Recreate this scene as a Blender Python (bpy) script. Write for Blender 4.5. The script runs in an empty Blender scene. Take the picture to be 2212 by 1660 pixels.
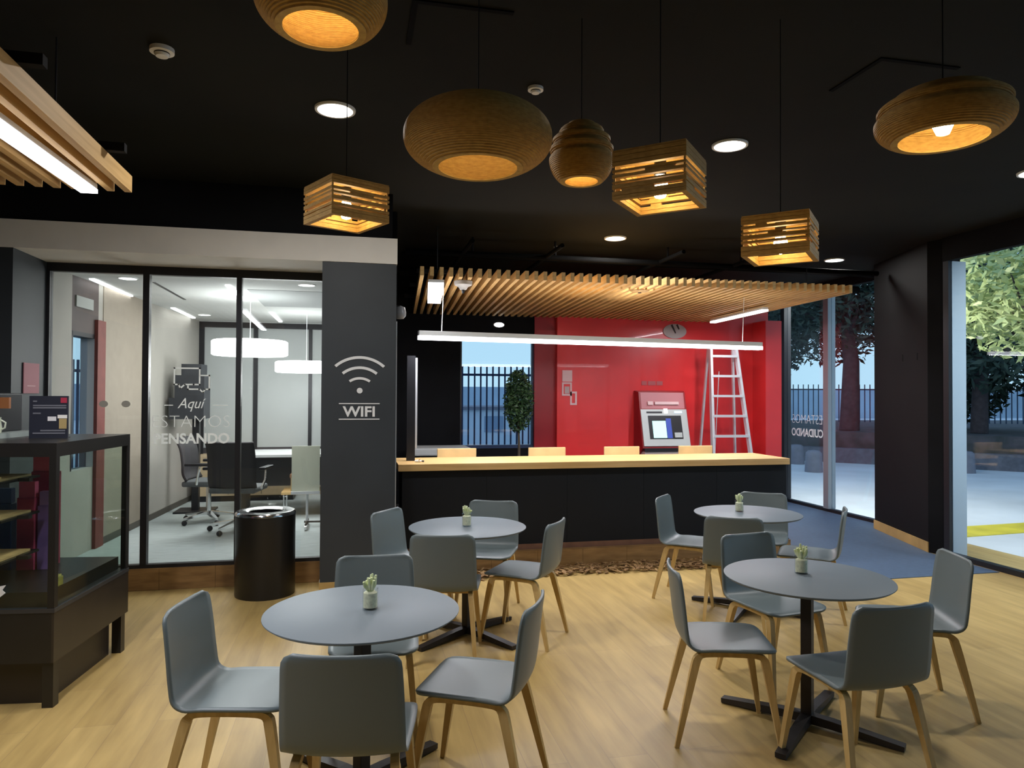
import bpy, bmesh, math, random
from mathutils import Vector, Matrix, Euler
random.seed(7)
PI = math.pi
S = bpy.context.scene
C = S.collection

# ------------------------------------------------------------------ camera
PSI = math.radians(12.5)
cam = bpy.data.cameras.new('camera')
cam.sensor_fit = 'HORIZONTAL'; cam.sensor_width = 36.0
cam.lens = 36.0 * 1538.0 / 2212.0
cam.clip_start = 0.05; cam.clip_end = 300
camo = bpy.data.objects.new('camera', cam); C.objects.link(camo)
camo.matrix_world = (Matrix.Translation((0, 0, 1.645)) @ Matrix.Rotation(-PSI, 4, 'Z')
                     @ Matrix.Rotation(PI / 2 + 0.0156, 4, 'X') @ Matrix.Rotation(0.0049, 4, 'Z'))
S.camera = camo

# ------------------------------------------------------------------ world: pale blue evening sky
W = bpy.data.worlds.new('sky'); S.world = W; W.use_nodes = True
nt = W.node_tree; nt.nodes.clear()
wo = nt.nodes.new('ShaderNodeOutputWorld'); bg = nt.nodes.new('ShaderNodeBackground')
tc = nt.nodes.new('ShaderNodeTexCoord'); sx = nt.nodes.new('ShaderNodeSeparateXYZ')
cr = nt.nodes.new('ShaderNodeValToRGB')
cr.color_ramp.elements[0].position = 0.0; cr.color_ramp.elements[0].color = (0.56, 0.82, 0.93, 1)
cr.color_ramp.elements[1].position = 0.7; cr.color_ramp.elements[1].color = (0.34, 0.56, 0.90, 1)
nt.links.new(tc.outputs['Generated'], sx.inputs[0]); nt.links.new(sx.outputs['Z'], cr.inputs[0])
nt.links.new(cr.outputs[0], bg.inputs['Color']); bg.inputs['Strength'].default_value = 1.1
nt.links.new(bg.outputs[0], wo.inputs[0])

# ------------------------------------------------------------------ exposure
S.view_settings.view_transform = 'Standard'; S.view_settings.look = 'None'
S.view_settings.exposure = 0.0; S.view_settings.gamma = 1.0
S.view_settings.use_curve_mapping = False
DOWN_W = 23.0          # watts of one ceiling downlight
BAR_W = 19.0           # watts per metre of linear lamp
BULB_W = 3.4

# ------------------------------------------------------------------ materials
MATS = {}
def mat(name, col, rough=0.5, metal=0.0, var=0.0, scale=8.0, stretch=(1, 1, 1), col2=None, spec=0.5, bump=0.0, coat=0.0):
    if name in MATS: return MATS[name]
    m = bpy.data.materials.new(name); m.use_nodes = True; MATS[name] = m
    n = m.node_tree.nodes; l = m.node_tree.links
    b = n['Principled BSDF']
    b.inputs['Roughness'].default_value = rough; b.inputs['Metallic'].default_value = metal
    b.inputs['Specular IOR Level'].default_value = spec
    b.inputs['Coat Weight'].default_value = coat
    b.inputs['Base Color'].default_value = (*col, 1)
    if var > 0 or col2 or bump > 0:
        t = n.new('ShaderNodeTexCoord'); mp = n.new('ShaderNodeMapping'); nz = n.new('ShaderNodeTexNoise')
        mp.inputs['Scale'].default_value = stretch
        nz.inputs['Scale'].default_value = scale; nz.inputs['Detail'].default_value = 5
        l.new(t.outputs['Object'], mp.inputs[0]); l.new(mp.outputs[0], nz.inputs['Vector'])
        r = n.new('ShaderNodeValToRGB')
        c2 = col2 if col2 else tuple(max(0, c * (1 - var)) for c in col)
        c1 = col if col2 else tuple(min(1, c * (1 + var)) for c in col)
        r.color_ramp.elements[0].position = 0.32; r.color_ramp.elements[0].color = (*c2, 1)
        r.color_ramp.elements[1].position = 0.68; r.color_ramp.elements[1].color = (*c1, 1)
        l.new(nz.outputs['Fac'], r.inputs[0]); l.new(r.outputs[0], b.inputs['Base Color'])
        if bump > 0:
            bp = n.new('ShaderNodeBump'); bp.inputs['Strength'].default_value = bump; bp.inputs['Distance'].default_value = 0.01
            l.new(nz.outputs['Fac'], bp.inputs['Height']); l.new(bp.outputs[0], b.inputs['Normal'])
    return m
def emit(name, col, s):
    if name in MATS: return MATS[name]
    m = bpy.data.materials.new(name); m.use_nodes = True; MATS[name] = m
    b = m.node_tree.nodes['Principled BSDF']
    b.inputs['Base Color'].default_value = (*col, 1)
    b.inputs['Emission Color'].default_value = (*col, 1); b.inputs['Emission Strength'].default_value = s
    return m
def glass(name, tint=(1, 1, 1), refl=1.0, rough=0.0):
    if name in MATS: return MATS[name]
    m = bpy.data.materials.new(name); m.use_nodes = True; MATS[name] = m
    n = m.node_tree.nodes; l = m.node_tree.links; n.clear()
    o = n.new('ShaderNodeOutputMaterial'); mx = n.new('ShaderNodeMixShader')
    tr = n.new('ShaderNodeBsdfTransparent'); gl = n.new('ShaderNodeBsdfGlossy'); fr = n.new('ShaderNodeLayerWeight')
    pw_ = n.new('ShaderNodeMath'); pw_.operation = 'POWER'; pw_.inputs[1].default_value = 5.0
    ml = n.new('ShaderNodeMath'); ml.operation = 'MULTIPLY_ADD'; ml.inputs[1].default_value = 0.9 * refl; ml.inputs[2].default_value = 0.035 * refl
    tr.inputs[0].default_value = (*tint, 1); gl.inputs['Roughness'].default_value = rough
    fr.inputs['Blend'].default_value = 0.5
    l.new(fr.outputs['Facing'], pw_.inputs[0]); l.new(pw_.outputs[0], ml.inputs[0]); l.new(ml.outputs[0], mx.inputs[0])
    l.new(tr.outputs[0], mx.inputs[1]); l.new(gl.outputs[0], mx.inputs[2]); l.new(mx.outputs[0], o.inputs[0])
    return m
def floor_wood():
    m = bpy.data.materials.new('oak_vinyl'); m.use_nodes = True
    n = m.node_tree.nodes; l = m.node_tree.links; b = n['Principled BSDF']
    t = n.new('ShaderNodeTexCoord'); mp = n.new('ShaderNodeMapping')
    mp.inputs['Rotation'].default_value = (0, 0, math.radians(90))
    l.new(t.outputs['Object'], mp.inputs[0])
    br = n.new('ShaderNodeTexBrick'); br.offset = 0.37
    for k, v in (('Scale', 1.0), ('Mortar Size', 0.0015), ('Mortar Smooth', 0.1), ('Brick Width', 1.3), ('Row Height', 0.19), ('Bias', 0.0)):
        br.inputs[k].default_value = v
    br.inputs['Color1'].default_value = (0.545, 0.385, 0.148, 1); br.inputs['Color2'].default_value = (0.47, 0.325, 0.118, 1)
    br.inputs['Mortar'].default_value = (0.40, 0.275, 0.12, 1)
    l.new(mp.outputs[0], br.inputs['Vector'])
    m2 = n.new('ShaderNodeMapping'); m2.inputs['Scale'].default_value = (1.2, 9, 1); l.new(mp.outputs[0], m2.inputs[0])
    nz = n.new('ShaderNodeTexNoise'); nz.inputs['Scale'].default_value = 1.6; nz.inputs['Detail'].default_value = 7
    l.new(m2.outputs[0], nz.inputs['Vector'])
    rp = n.new('ShaderNodeValToRGB'); rp.color_ramp.elements[0].position = 0.3; rp.color_ramp.elements[0].color = (0.80, 0.77, 0.73, 1)
    rp.color_ramp.elements[1].position = 0.7; rp.color_ramp.elements[1].color = (1.1, 1.09, 1.06, 1)
    l.new(nz.outputs['Fac'], rp.inputs[0])
    mx = n.new('ShaderNodeMix'); mx.data_type = 'RGBA'; mx.blend_type = 'MULTIPLY'; mx.inputs[0].default_value = 1
    l.new(br.outputs['Color'], mx.inputs[6]); l.new(rp.outputs[0], mx.inputs[7]); l.new(mx.outputs[2], b.inputs['Base Color'])
    b.inputs['Roughness'].default_value = 0.42; b.inputs['Specular IOR Level'].default_value = 0.4
    return m
M_FLOOR = floor_wood()
M_BLACK = mat('matt_black_paint', (0.006, 0.006, 0.007), 0.85, var=0.3, scale=2, spec=0.15)
M_CEIL = mat('black_ceiling_paint', (0.0075, 0.0075, 0.0048), 0.9, var=0.35, scale=0.8, spec=0.2)
M_SLATE = mat('slate_panel', (0.030, 0.036, 0.042), 0.55, var=0.12, scale=2)
M_FASCIA = mat('warm_grey_plaster', (0.80, 0.75, 0.68), 0.8, var=0.05, scale=3)
M_ROOMW = mat('meeting_room_paint', (0.44, 0.42, 0.38), 0.8, var=0.04, scale=3)
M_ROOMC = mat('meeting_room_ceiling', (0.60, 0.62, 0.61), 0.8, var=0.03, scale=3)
M_CARPET = mat('grey_carpet', (0.42, 0.47, 0.47), 0.9, var=0.12, scale=6, stretch=(1, 6, 1))
M_PLINTH = mat('plinth_oak', (0.33, 0.185, 0.066), 0.5, col2=(0.20, 0.105, 0.035), scale=3, stretch=(1.5, 1, 8))
M_SKIRT = mat('light_oak_skirting', (0.52, 0.34, 0.12), 0.5, var=0.15, scale=4)
M_RED = mat('red_lacquer', (0.72, 0.030, 0.032), 0.34, var=0.06, scale=2, coat=0.2)
M_REDD = mat('dark_red_lacquer', (0.33, 0.012, 0.02), 0.35, var=0.06, scale=2)
M_SLAT = mat('pine_slat', (0.70, 0.45, 0.18), 0.6, col2=(0.52, 0.31, 0.105), scale=3, stretch=(12, 0.6, 12))
M_TOP = mat('counter_oak', (0.72, 0.48, 0.215), 0.4, col2=(0.56, 0.34, 0.125), scale=2.5, stretch=(0.6, 9, 9))
M_STOOL = mat('stool_beech', (0.70, 0.46, 0.20), 0.5, var=0.12, scale=5)
M_FRAME = mat('black_aluminium', (0.022, 0.022, 0.026), 0.4, metal=0.3)
M_GLASS = glass('clear_glass', (0.97, 0.99, 0.985), 0.9)
M_GLASSC = glass('case_glass', (0.92, 0.965, 0.94), 1.0)
M_GLASSF = glass('facade_glass', (0.90, 0.95, 1.0), 1.0)
M_SHELL = mat('slate_grey_shell', (0.148, 0.182, 0.190), 0.40, spec=0.5)
M_LEG = mat('beech_leg', (0.68, 0.48, 0.20), 0.5, col2=(0.56, 0.37, 0.13), scale=4, stretch=(10, 10, 1))
M_TABLE = mat('blue_grey_laminate', (0.17, 0.205, 0.235), 0.5, spec=0.35)
M_STEEL = mat('dark_steel', (0.03, 0.026, 0.026), 0.45, metal=0.4)
M_CHROME = mat('chrome', (0.8, 0.8, 0.8), 0.15, metal=1.0)
M_ALU = mat('brushed_aluminium', (0.74, 0.76, 0.80), 0.4, metal=0.35)
M_WHITE = mat('white_plastic', (0.78, 0.78, 0.76), 0.5)
M_LETTER = mat('white_vinyl', (0.80, 0.80, 0.78), 0.6)
M_CARD = mat('cardboard', (0.54, 0.325, 0.085), 0.7, col2=(0.39, 0.22, 0.05), scale=40, stretch=(1, 1, 3))
M_CARDGLOW = mat('cardboard_glow', (0.62, 0.40, 0.10), 0.7, col2=(0.46, 0.28, 0.06), scale=40, stretch=(1, 1, 3))  # lit copy of the cardboard, golden bulb glow put into its colour
E_DOWN = emit('downlight_led', (1, 1, 0.98), 12)
E_BAR = emit('linear_led', (0.95, 0.95, 1.0), 6)
E_BULB = emit('warm_bulb', (1.0, 0.80, 0.50), 26)
E_ROOM = emit('cool_led', (1.0, 1.0, 1.0), 5)

# ------------------------------------------------------------------ mesh helpers
class MB:
    def __init__(s): s.v = []; s.f = []; s.sm = []
    def add(s, vs, fs, smooth=False):
        o = len(s.v); s.v += [tuple(v) for v in vs]
        for f in fs: s.f.append(tuple(i + o for i in f)); s.sm.append(smooth)
        return s
    def box(s, a, b):
        x0, y0, z0 = a; x1, y1, z1 = b
        return s.add([(x0, y0, z0), (x1, y0, z0), (x1, y1, z0), (x0, y1, z0), (x0, y0, z1), (x1, y0, z1), (x1, y1, z1), (x0, y1, z1)],
                     [(0, 3, 2, 1), (4, 5, 6, 7), (0, 1, 5, 4), (1, 2, 6, 5), (2, 3, 7, 6), (3, 0, 4, 7)])
    def prism(s, poly, z0, z1):
        n = len(poly)
        return s.add([(x, y, z0) for x, y in poly] + [(x, y, z1) for x, y in poly],
                     [tuple(range(n - 1, -1, -1)), tuple(range(n, 2 * n))] + [(i, (i + 1) % n, n + (i + 1) % n, n + i) for i in range(n)])
    def lathe(s, prof, n=32, cap=True, smooth=True, c=(0, 0, 0)):
        vs = []; fs = []
        for r, z in prof:
            for k in range(n):
                a = 2 * PI * k / n; vs.append((c[0] + r * math.cos(a), c[1] + r * math.sin(a), c[2] + z))
        m = len(prof)
        for i in range(m - 1):
            for k in range(n):
                k2 = (k + 1) % n; fs.append((i * n + k, i * n + k2, (i + 1) * n + k2, (i + 1) * n + k))
        s.add(vs, fs, smooth)
        if cap:
            o = len(s.v) - len(vs)
            if prof[0][0] > 1e-5: s.f.append(tuple(o + k for k in range(n - 1, -1, -1))); s.sm.append(False)
            if prof[-1][0] > 1e-5: s.f.append(tuple(o + (m - 1) * n + k for k in range(n))); s.sm.append(False)
        return s
    def tube(s, pts, r, n=8, smooth=True):
        pts = [Vector(p) for p in pts]; rr = r if isinstance(r, (list, tuple)) else [r] * len(pts)
        vs = []; fs = []; up = None
        for i, p in enumerate(pts):
            t = (pts[min(i + 1, len(pts) - 1)] - pts[max(i - 1, 0)]).normalized()
            if up is None:
                up = Vector((0, 0, 1)) if abs(t.z) < 0.9 else Vector((1, 0, 0))
            a = t.cross(up).normalized(); b = a.cross(t).normalized(); up = b
            for k in range(n):
                w = 2 * PI * k / n; vs.append(p + (a * math.cos(w) + b * math.sin(w)) * rr[i])
        for i in range(len(pts) - 1):
            for k in range(n):
                k2 = (k + 1) % n; fs.append((i * n + k, i * n + k2, (i + 1) * n + k2, (i + 1) * n + k))
        s.add(vs, fs, smooth); o = len(s.v) - len(vs)
        s.f.append(tuple(o + k for k in range(n - 1, -1, -1))); s.sm.append(False)
        s.f.append(tuple(o + (len(pts) - 1) * n + k for k in range(n))); s.sm.append(False)
        return s
    def bar(s, pts, side, w, h):
        # rectangular section swept along pts; side = lateral unit vector; w along side, h perpendicular; w,h lists
        pts = [Vector(p) for p in pts]; side = Vector(side).normalized(); vs = []; fs = []
        for i, p in enumerate(pts):
            t = (pts[min(i + 1, len(pts) - 1)] - pts[max(i - 1, 0)]).normalized()
            sd = (side - t * side.dot(t)).normalized(); b = t.cross(sd).normalized()
            ww = w[i] if isinstance(w, (list, tuple)) else w; hh = h[i] if isinstance(h, (list, tuple)) else h
            for q, e in ((-1, -1), (1, -1), (1, 1), (-1, 1)): vs.append(p + sd * q * ww / 2 + b * e * hh / 2)
        for i in range(len(pts) - 1):
            for k in range(4):
                k2 = (k + 1) % 4; fs.append((i * 4 + k, i * 4 + k2, (i + 1) * 4 + k2, (i + 1) * 4 + k))
        e = 4 * (len(pts) - 1)
        fs += [(3, 2, 1, 0), (e, e + 1, e + 2, e + 3)]
        return s.add(vs, fs)
    def mesh(s, name, m, recalc=True, sharp=True):
        me = bpy.data.meshes.new(name); me.from_pydata(s.v, [], s.f); me.update()
        me.polygons.foreach_set('use_smooth', s.sm)
        if recalc:
            bm = bmesh.new(); bm.from_mesh(me); bmesh.ops.recalc_face_normals(bm, faces=bm.faces); bm.to_mesh(me); bm.free()
        if any(s.sm) and sharp: me.set_sharp_from_angle(angle=math.radians(40))
        me.materials.append(m); return me
    def build(s, name, m, parent=None, loc=None, rz=0.0, recalc=True, bevel=0.0):
        o = bpy.data.objects.new(name, s.mesh(name, m, recalc)); C.objects.link(o)
        if loc: o.location = loc
        if rz: o.rotation_euler = (0, 0, rz)
        if parent: o.parent = parent
        if bevel:
            b = o.modifiers.new('bevel', 'BEVEL'); b.width = bevel; b.segments = 2; b.limit_method = 'ANGLE'
        return o
def tag(o, label=None, cat=None, group=None, kind=None):
    if label: o['label'] = label
    if cat: o['category'] = cat
    if group: o['group'] = group
    if kind: o['kind'] = kind
    return o
def thing(name, label, cat, loc=(0, 0, 0), rz=0.0, group=None):
    o = bpy.data.objects.new(name, None); C.objects.link(o); o.empty_display_size = 0.1
    o.location = loc; o.rotation_euler = (0, 0, rz)
    return tag(o, label, cat, group)
def struct(o, label=None):
    o['kind'] = 'structure'
    if label: o['label'] = label
    return o
def sbox(name, a, b, m, label=None, parent=None):
    o = MB().box(a, b).build(name, m, parent)
    return o if parent else struct(o, label)
def part(name, a, b, m, parent, bevel=0.0): return MB().box(a, b).build(name, m, parent, bevel=bevel)
def share(o, parent, loc=(0, 0, 0), rot=None, name=None):
    c = bpy.data.objects.new(name or o.name.split('.')[0], o.data); C.objects.link(c); c.parent = parent; c.location = loc
    if rot: c.rotation_euler = rot
    return c
def dup(root, loc, rz, label=None, group=None):
    r = root.copy(); C.objects.link(r); r.location = loc; r.rotation_euler = (0, 0, rz)
    if label: r['label'] = label
    if group: r['group'] = group
    for ch in list(root.children):
        c = ch.copy(); C.objects.link(c); c.parent = r
        for g in list(ch.children):
            d = g.copy(); C.objects.link(d); d.parent = c
    return r
def lamp_area(name, loc, size, watts, col, parent=None, rot=(0, 0, 0), size_y=None, disk=False, spread=160):
    L = bpy.data.lights.new(name, 'AREA'); L.energy = watts; L.color = col; L.size = size
    if size_y: L.shape = 'RECTANGLE'; L.size_y = size_y
    if disk: L.shape = 'DISK'; L.spread = math.radians(spread)
    o = bpy.data.objects.new(name, L); C.objects.link(o); o.location = loc; o.rotation_euler = rot
    if parent: o.parent = parent
    return o
def lamp_point(name, loc, watts, col, r, parent=None):
    L = bpy.data.lights.new(name, 'POINT'); L.energy = watts; L.color = col; L.shadow_soft_size = r
    o = bpy.data.objects.new(name, L); C.objects.link(o); o.location = loc
    if parent: o.parent = parent
    return o
def text(name, body, size, m, parent, loc, rot, width=None, offset=0.0, shear=0.0, align='CENTER', extrude=0.001):
    cu = bpy.data.curves.new(name, 'FONT'); cu.body = body; cu.size = size; cu.align_x = align
    cu.offset = offset; cu.shear = shear; cu.extrude = extrude; cu.resolution_u = 3
    t = bpy.data.objects.new('tmp', cu); C.objects.link(t)
    dg = bpy.context.evaluated_depsgraph_get()
    me = bpy.data.meshes.new_from_object(t.evaluated_get(dg))
    bpy.data.objects.remove(t); bpy.data.curves.remove(cu)
    xs = [v.co.x for v in me.vertices]
    sc = (width / (max(xs) - min(xs))) if width else 1.0
    for v in me.vertices: v.co.x *= sc
    me.materials.clear(); me.materials.append(m)
    o = bpy.data.objects.new(name, me); C.objects.link(o); o.location = loc; o.rotation_euler = rot
    if parent: o.parent = parent
    return o

# ================================================================== STRUCTURE
CEIL = 3.3
sbox('floor', (-4.2, -3.6, -0.12), (6.75, 12.0, 0.0), M_FLOOR, 'light oak wood floor of the cafe')
# grey blue carpet zone beside the facade
struct(MB().prism([(4.15, 5.56), (5.93, 5.56), (5.93, 6.42), (6.34, 7.72), (6.60, 7.72), (6.60, 11.4), (4.46, 11.4), (4.46, 6.5), (4.15, 6.5)], 0.0, 0.006)
       .build('floor_carpet', mat('blue_grey_carpet', (0.065, 0.105, 0.17), 0.6, var=0.08, scale=20)), 'blue grey carpet strip along the glass facade')
# ceiling with black slots as parts
ce = sbox('ceiling', (-4.2, -3.6, CEIL), (6.9, 12.0, CEIL + 0.1), M_CEIL, 'black ceiling of the cafe')
M_SLOT = mat('slot_black', (0.001, 0.001, 0.001), 0.9, spec=0.1)
for a, b in (((2.49, 2.97), (2.515, 3.36)), ((2.515, 2.97), (2.95, 2.995)), ((0.25, 2.97), (0.66, 2.995)), ((0.225, 2.97), (0.25, 3.36))):
    part('slot_diffuser', (a[0], a[1], CEIL - 0.006), (b[0], b[1], CEIL - 0.0005), M_SLOT, ce)
# dark service pipes under the ceiling above the counter
for y, z, r, u0, u1 in ((7.35, 3.12, 0.03, 0.5, 6.1), (8.2, 3.06, 0.05, 0.5, 6.5), (7.9, 3.2, 0.02, 0.5, 6.5)):
    MB().tube([(u0, y, z), (u1, y, z)], r, 10).build('ceiling_pipe', M_SLOT, ce)
for u in (1.1, 2.0, 3.3, 4.2):
    MB().tube([(u, 6.75, 3.13), (u, 9.6, 3.13)], 0.022, 8).build('ceiling_pipe', M_SLOT, ce)
    MB().tube([(u + .1, 7.35, 3.12), (u + .1, 7.35, 3.3)], 0.012, 8).build('pipe_hanger', M_BLACK, ce)

# --- pillars and fascia of the meeting room front
sbox('wall_pillar_middle', (-0.257, 5.9, 0.14), (0.333, 6.5, 2.712), M_SLATE, 'dark slate pillar carrying the wifi sign')
sbox('baseboard_pillar', (-0.262, 5.893, 0.0), (0.338, 6.5, 0.14), M_SKIRT)
sbox('wall_pillar_left', (-3.4, 5.9, 0.0), (-2.46, 6.5, 2.715), M_SLATE, 'dark slate pillar behind the display case')
sbox('wall_fascia', (-4.2, 5.895, 2.715), (0.338, 6.5, 2.925), M_FASCIA, 'warm grey fascia beam above the glass front')
sbox('wall_bulkhead', (-4.2, 5.93, 2.925), (0.30, 6.5, CEIL), M_BLACK, 'black bulkhead above the fascia')
sbox('wall_left', (-4.3, -3.6, 0.0), (-4.2, 6.5, CEIL), mat('wall_dark', (0.10, 0.10, 0.105), 0.7, var=0.1), 'dark side wall')
sbox('wall_rear', (-4.3, -3.7, 0.0), (6.9, -3.6, CEIL), mat('wall_rear_paint', (0.16, 0.15, 0.14), 0.8, var=0.05), 'wall behind the viewer')
sbox('wall_left_return', (-4.2, 6.4, 0.0), (-3.4, 6.5, 2.715), M_SLATE)
# plinth under the glass: oak panels, each a part
pl = sbox('baseboard_plinth', (-3.4, 6.515, 0.0), (-0.257, 6.58, 0.182), M_FRAME, 'wood clad plinth under the glass front')
for i in range(5):
    u0 = -2.46 + i * 0.4406
    part('panel', (u0 + 0.001, 6.47, 0.002), (u0 + 0.4396, 6.515, 0.182), M_PLINTH, pl)
# --- glazed front: frame bars and three panes
wf = sbox('window_1', (-2.46, 6.49, 2.645), (-0.257, 6.55, 2.715), M_FRAME, 'black framed glass front of the meeting room')
part('bottom_rail', (-2.46, 6.49, 0.182), (-0.257, 6.55, 0.212), M_FRAME, wf)
for a, b in ((-2.46, -2.435), (-1.735, -1.685), (-0.995, -0.952), (-0.275, -0.257)):
    part('mullion', (a, 6.485, 0.212), (b, 6.555, 2.645), M_FRAME, wf)
for a, b in ((-2.435, -1.735), (-1.685, -0.995), (-0.952, -0.275)):
    part('pane', (a, 6.515, 0.212), (b, 6.525, 2.645), M_GLASS, wf)

# --- meeting room behind it
RF = 0.17
sbox('floor_meeting', (-3.4, 6.58, 0.0), (0.32, 13.2, RF), M_CARPET, 'pale grey floor of the meeting room')
mc = sbox('ceiling_meeting', (-3.4, 6.555, 2.69), (0.32, 13.2, 2.80), M_ROOMC, 'pale grey ceiling of the meeting room')
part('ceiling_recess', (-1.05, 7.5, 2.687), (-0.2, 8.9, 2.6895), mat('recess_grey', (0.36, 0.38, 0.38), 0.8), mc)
part('air_slot', (-1.86, 7.25, 2.686), (-1.83, 8.5, 2.6895), M_FRAME, mc)
def wl(v): return -2.47 + (v - 6.5) * 0.068
def wseg(name, v0, v1, z0, z1, m, parent=None, off=0.0, th=0.12):
    a, b = wl(v0) + off, wl(v1) + off
    o = MB().prism([(a, v0), (b, v1), (b - th, v1), (a - th, v0)], z0, z1).build(name, m, parent)
    return o if parent else struct(o)
lw = wseg('wall_meeting_left', 7.52, 10.9, RF, 2.69, M_ROOMW); lw['label'] = 'light side wall of the meeting room'
wseg('wall_segment', 6.58, 6.97, RF, 2.69, M_ROOMW, lw)
wseg('wall_segment', 6.97, 7.52, RF, 0.95, M_ROOMW, lw)
M_BROWN = mat('dark_brown_panel', (0.085, 0.06, 0.055), 0.6, var=0.1)
wseg('transom_panel', 6.97, 7.52, 2.20, 2.69, M_BROWN, lw)
wseg('air_grille', 7.03, 7.38, 2.42, 2.52, mat('grille_grey', (0.4, 0.42, 0.4), 0.6), lw, off=0.012, th=0.012)
wseg('red_reflection', 7.44, 7.62, RF, 2.34, mat('brick_red_reflection', (0.22, 0.055, 0.045), 0.6, var=0.1), lw, off=0.03, th=0.03)  # red strip added in place of the red wall's reflection in the glass
wseg('skirting', 7.62, 10.9, RF, RF + 0.07, mat('skirting_dark', (0.10, 0.09, 0.075), 0.6), lw, off=0.012, th=0.012)
wseg('tan_panel', 7.62, 8.75, RF + 0.07, 2.69, mat('tan_panel', (0.36, 0.31, 0.25), 0.7, var=0.04), lw, off=0.008, th=0.008)
w2 = wseg('window_2', 6.97, 7.0, 0.95, 2.2, M_FRAME); w2['label'] = 'narrow window added in the meeting room side wall in place of a reflection'  # added opening, stands in for a reflection in the glass front
wseg('jamb', 7.44, 7.47, 0.95, 2.2, M_ALU, w2); wseg('head_rail', 6.97, 7.47, 2.16, 2.2, M_FRAME, w2)
wseg('pane', 7.0, 7.44, 0.95, 2.16, M_GLASSF, w2, off=-0.06, th=0.01)
# back partition of the meeting room
PV = 10.9
wp = sbox('window_3', (-2.17, PV, 2.60), (0.32, PV + 0.06, 2.68), M_FRAME, 'frosted glass partition at the back of the meeting room')
part('header', (-2.3, PV, 2.68), (0.32, PV + 0.06, 2.69), M_ROOMC, wp)
for a, b in ((-2.17, -2.10), (-1.43, -1.37), (-0.66, -0.61), (0.1, 0.15)):
    part('mullion', (a, PV, RF), (b, PV + 0.06, 2.60), M_FRAME, wp)
M_FROST = mat('frosted_pane', (0.46, 0.49, 0.49), 0.5, var=0.06, scale=1)
for a, b in ((-2.10, -1.43), (-1.37, -0.66), (-0.61, 0.1), (0.15, 0.32)):
    part('pane', (a, PV + 0.025, RF + 0.55), (b, PV + 0.035, 2.60), M_FROST, wp)
part('dark_rail', (-2.10, PV + 0.01, RF + 0.62), (0.1, PV + 0.05, RF + 0.70), mat('rail_dark', (0.05, 0.045, 0.05), 0.5), wp)
part('lower_panel', (-2.10, PV + 0.01, RF), (0.1, PV + 0.05, RF + 0.62), mat('tan_low_panel', (0.45, 0.37, 0.26), 0.6), wp)
sbox('wall_meeting_back', (-3.4, 13.1, RF), (0.32, 13.2, 2.69), M_ROOMW)
sbox('wall_meeting_right', (0.32, 6.5, 0.0), (0.37, 13.2, CEIL), M_BLACK, 'dark wall dividing meeting room and counter')

# --- platform, counter zone walls
pf = sbox('floor_platform', (0.37, 6.66, 0.0), (4.45, 9.75, 0.165), mat('platform_dark', (0.05, 0.045, 0.045), 0.6), 'raised platform under the counter')
for i in range(9):
    u0 = 0.37 + i * 0.45
    part('riser_board', (u0 + 0.001, 6.585, 0.0), (u0 + 0.449, 6.66, 0.165), M_PLINTH, pf)
RV = 9.75
sbox('wall_back_black', (0.37, RV, 0.0), (1.43, RV + 0.15, CEIL), M_BLACK, 'black wall behind the counter')
wb = sbox('wall_back_sill', (1.43, RV, 0.0), (2.48, RV + 0.15, 0.90), M_BLACK)
sbox('wall_back_lintel', (1.43, RV, 2.40), (2.48, RV + 0.15, CEIL), M_BLACK)
w4 = sbox('window_4', (1.43, RV + 0.03, 0.90), (2.48, RV + 0.10, 0.945), mat('navy_frame', (0.02, 0.04, 0.10), 0.4), 'window behind the counter showing the fence')
part('jamb', (1.43, RV + 0.03, 0.945), (1.455, RV + 0.10, 2.40), M_FRAME, w4)
part('jamb', (2.455, RV + 0.03, 0.945), (2.48, RV + 0.10, 2.40), MATS['navy_frame'], w4)
part('pane', (1.455, RV + 0.06, 0.945), (2.455, RV + 0.07, 2.40), M_GLASSF, w4)
rw = sbox('wall_back_red', (2.48, RV, 0.0), (6.16, RV + 0.15, CEIL), M_RED, 'red lacquered wall behind the counter')
part('red_panel', (2.79, RV - 0.10, 0.0), (3.86, RV - 0.001, 2.76), M_RED, rw)
part('dark_red_panel', (2.48, RV - 0.02, 0.0), (2.788, RV - 0.001, 2.76), M_REDD, rw)
part('red_end_post', (5.90, RV - 0.35, 0.0), (6.16, RV - 0.001, 2.76), M_RED, rw)
sbox('wall_end_return', (6.02, RV + 0.15, 0.0), (6.16, 11.6, CEIL), mat('grey_return', (0.3, 0.32, 0.35), 0.7))
sbox('wall_end', (6.16, 11.5, 0.0), (6.66, 11.6, CEIL), MATS['grey_return'])

# --- facade, far part
M_MULL = mat('grey_mullion', (0.30, 0.33, 0.36), 0.4, metal=0.3)
wfar = sbox('window_5', (6.62, 7.7, 0.0), (6.70, 11.5, 0.045), M_FRAME, 'tall glass facade beyond the counter')
part('head_rail', (6.62, 7.7, 3.17), (6.70, 11.5, 3.30), M_BLACK, wfar)
part('mullion', (6.60, 8.94, 0.045), (6.72, 9.05, 3.17), M_MULL, wfar)
part('mullion', (6.60, 10.0, 0.045), (6.72, 10.1, 3.17), M_FRAME, wfar)
for a, b in ((7.72, 8.94), (9.05, 10.0), (10.1, 11.5)): part('pane', (6.655, a, 0.045), (6.665, b, 3.17), M_GLASSF, wfar)
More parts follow.
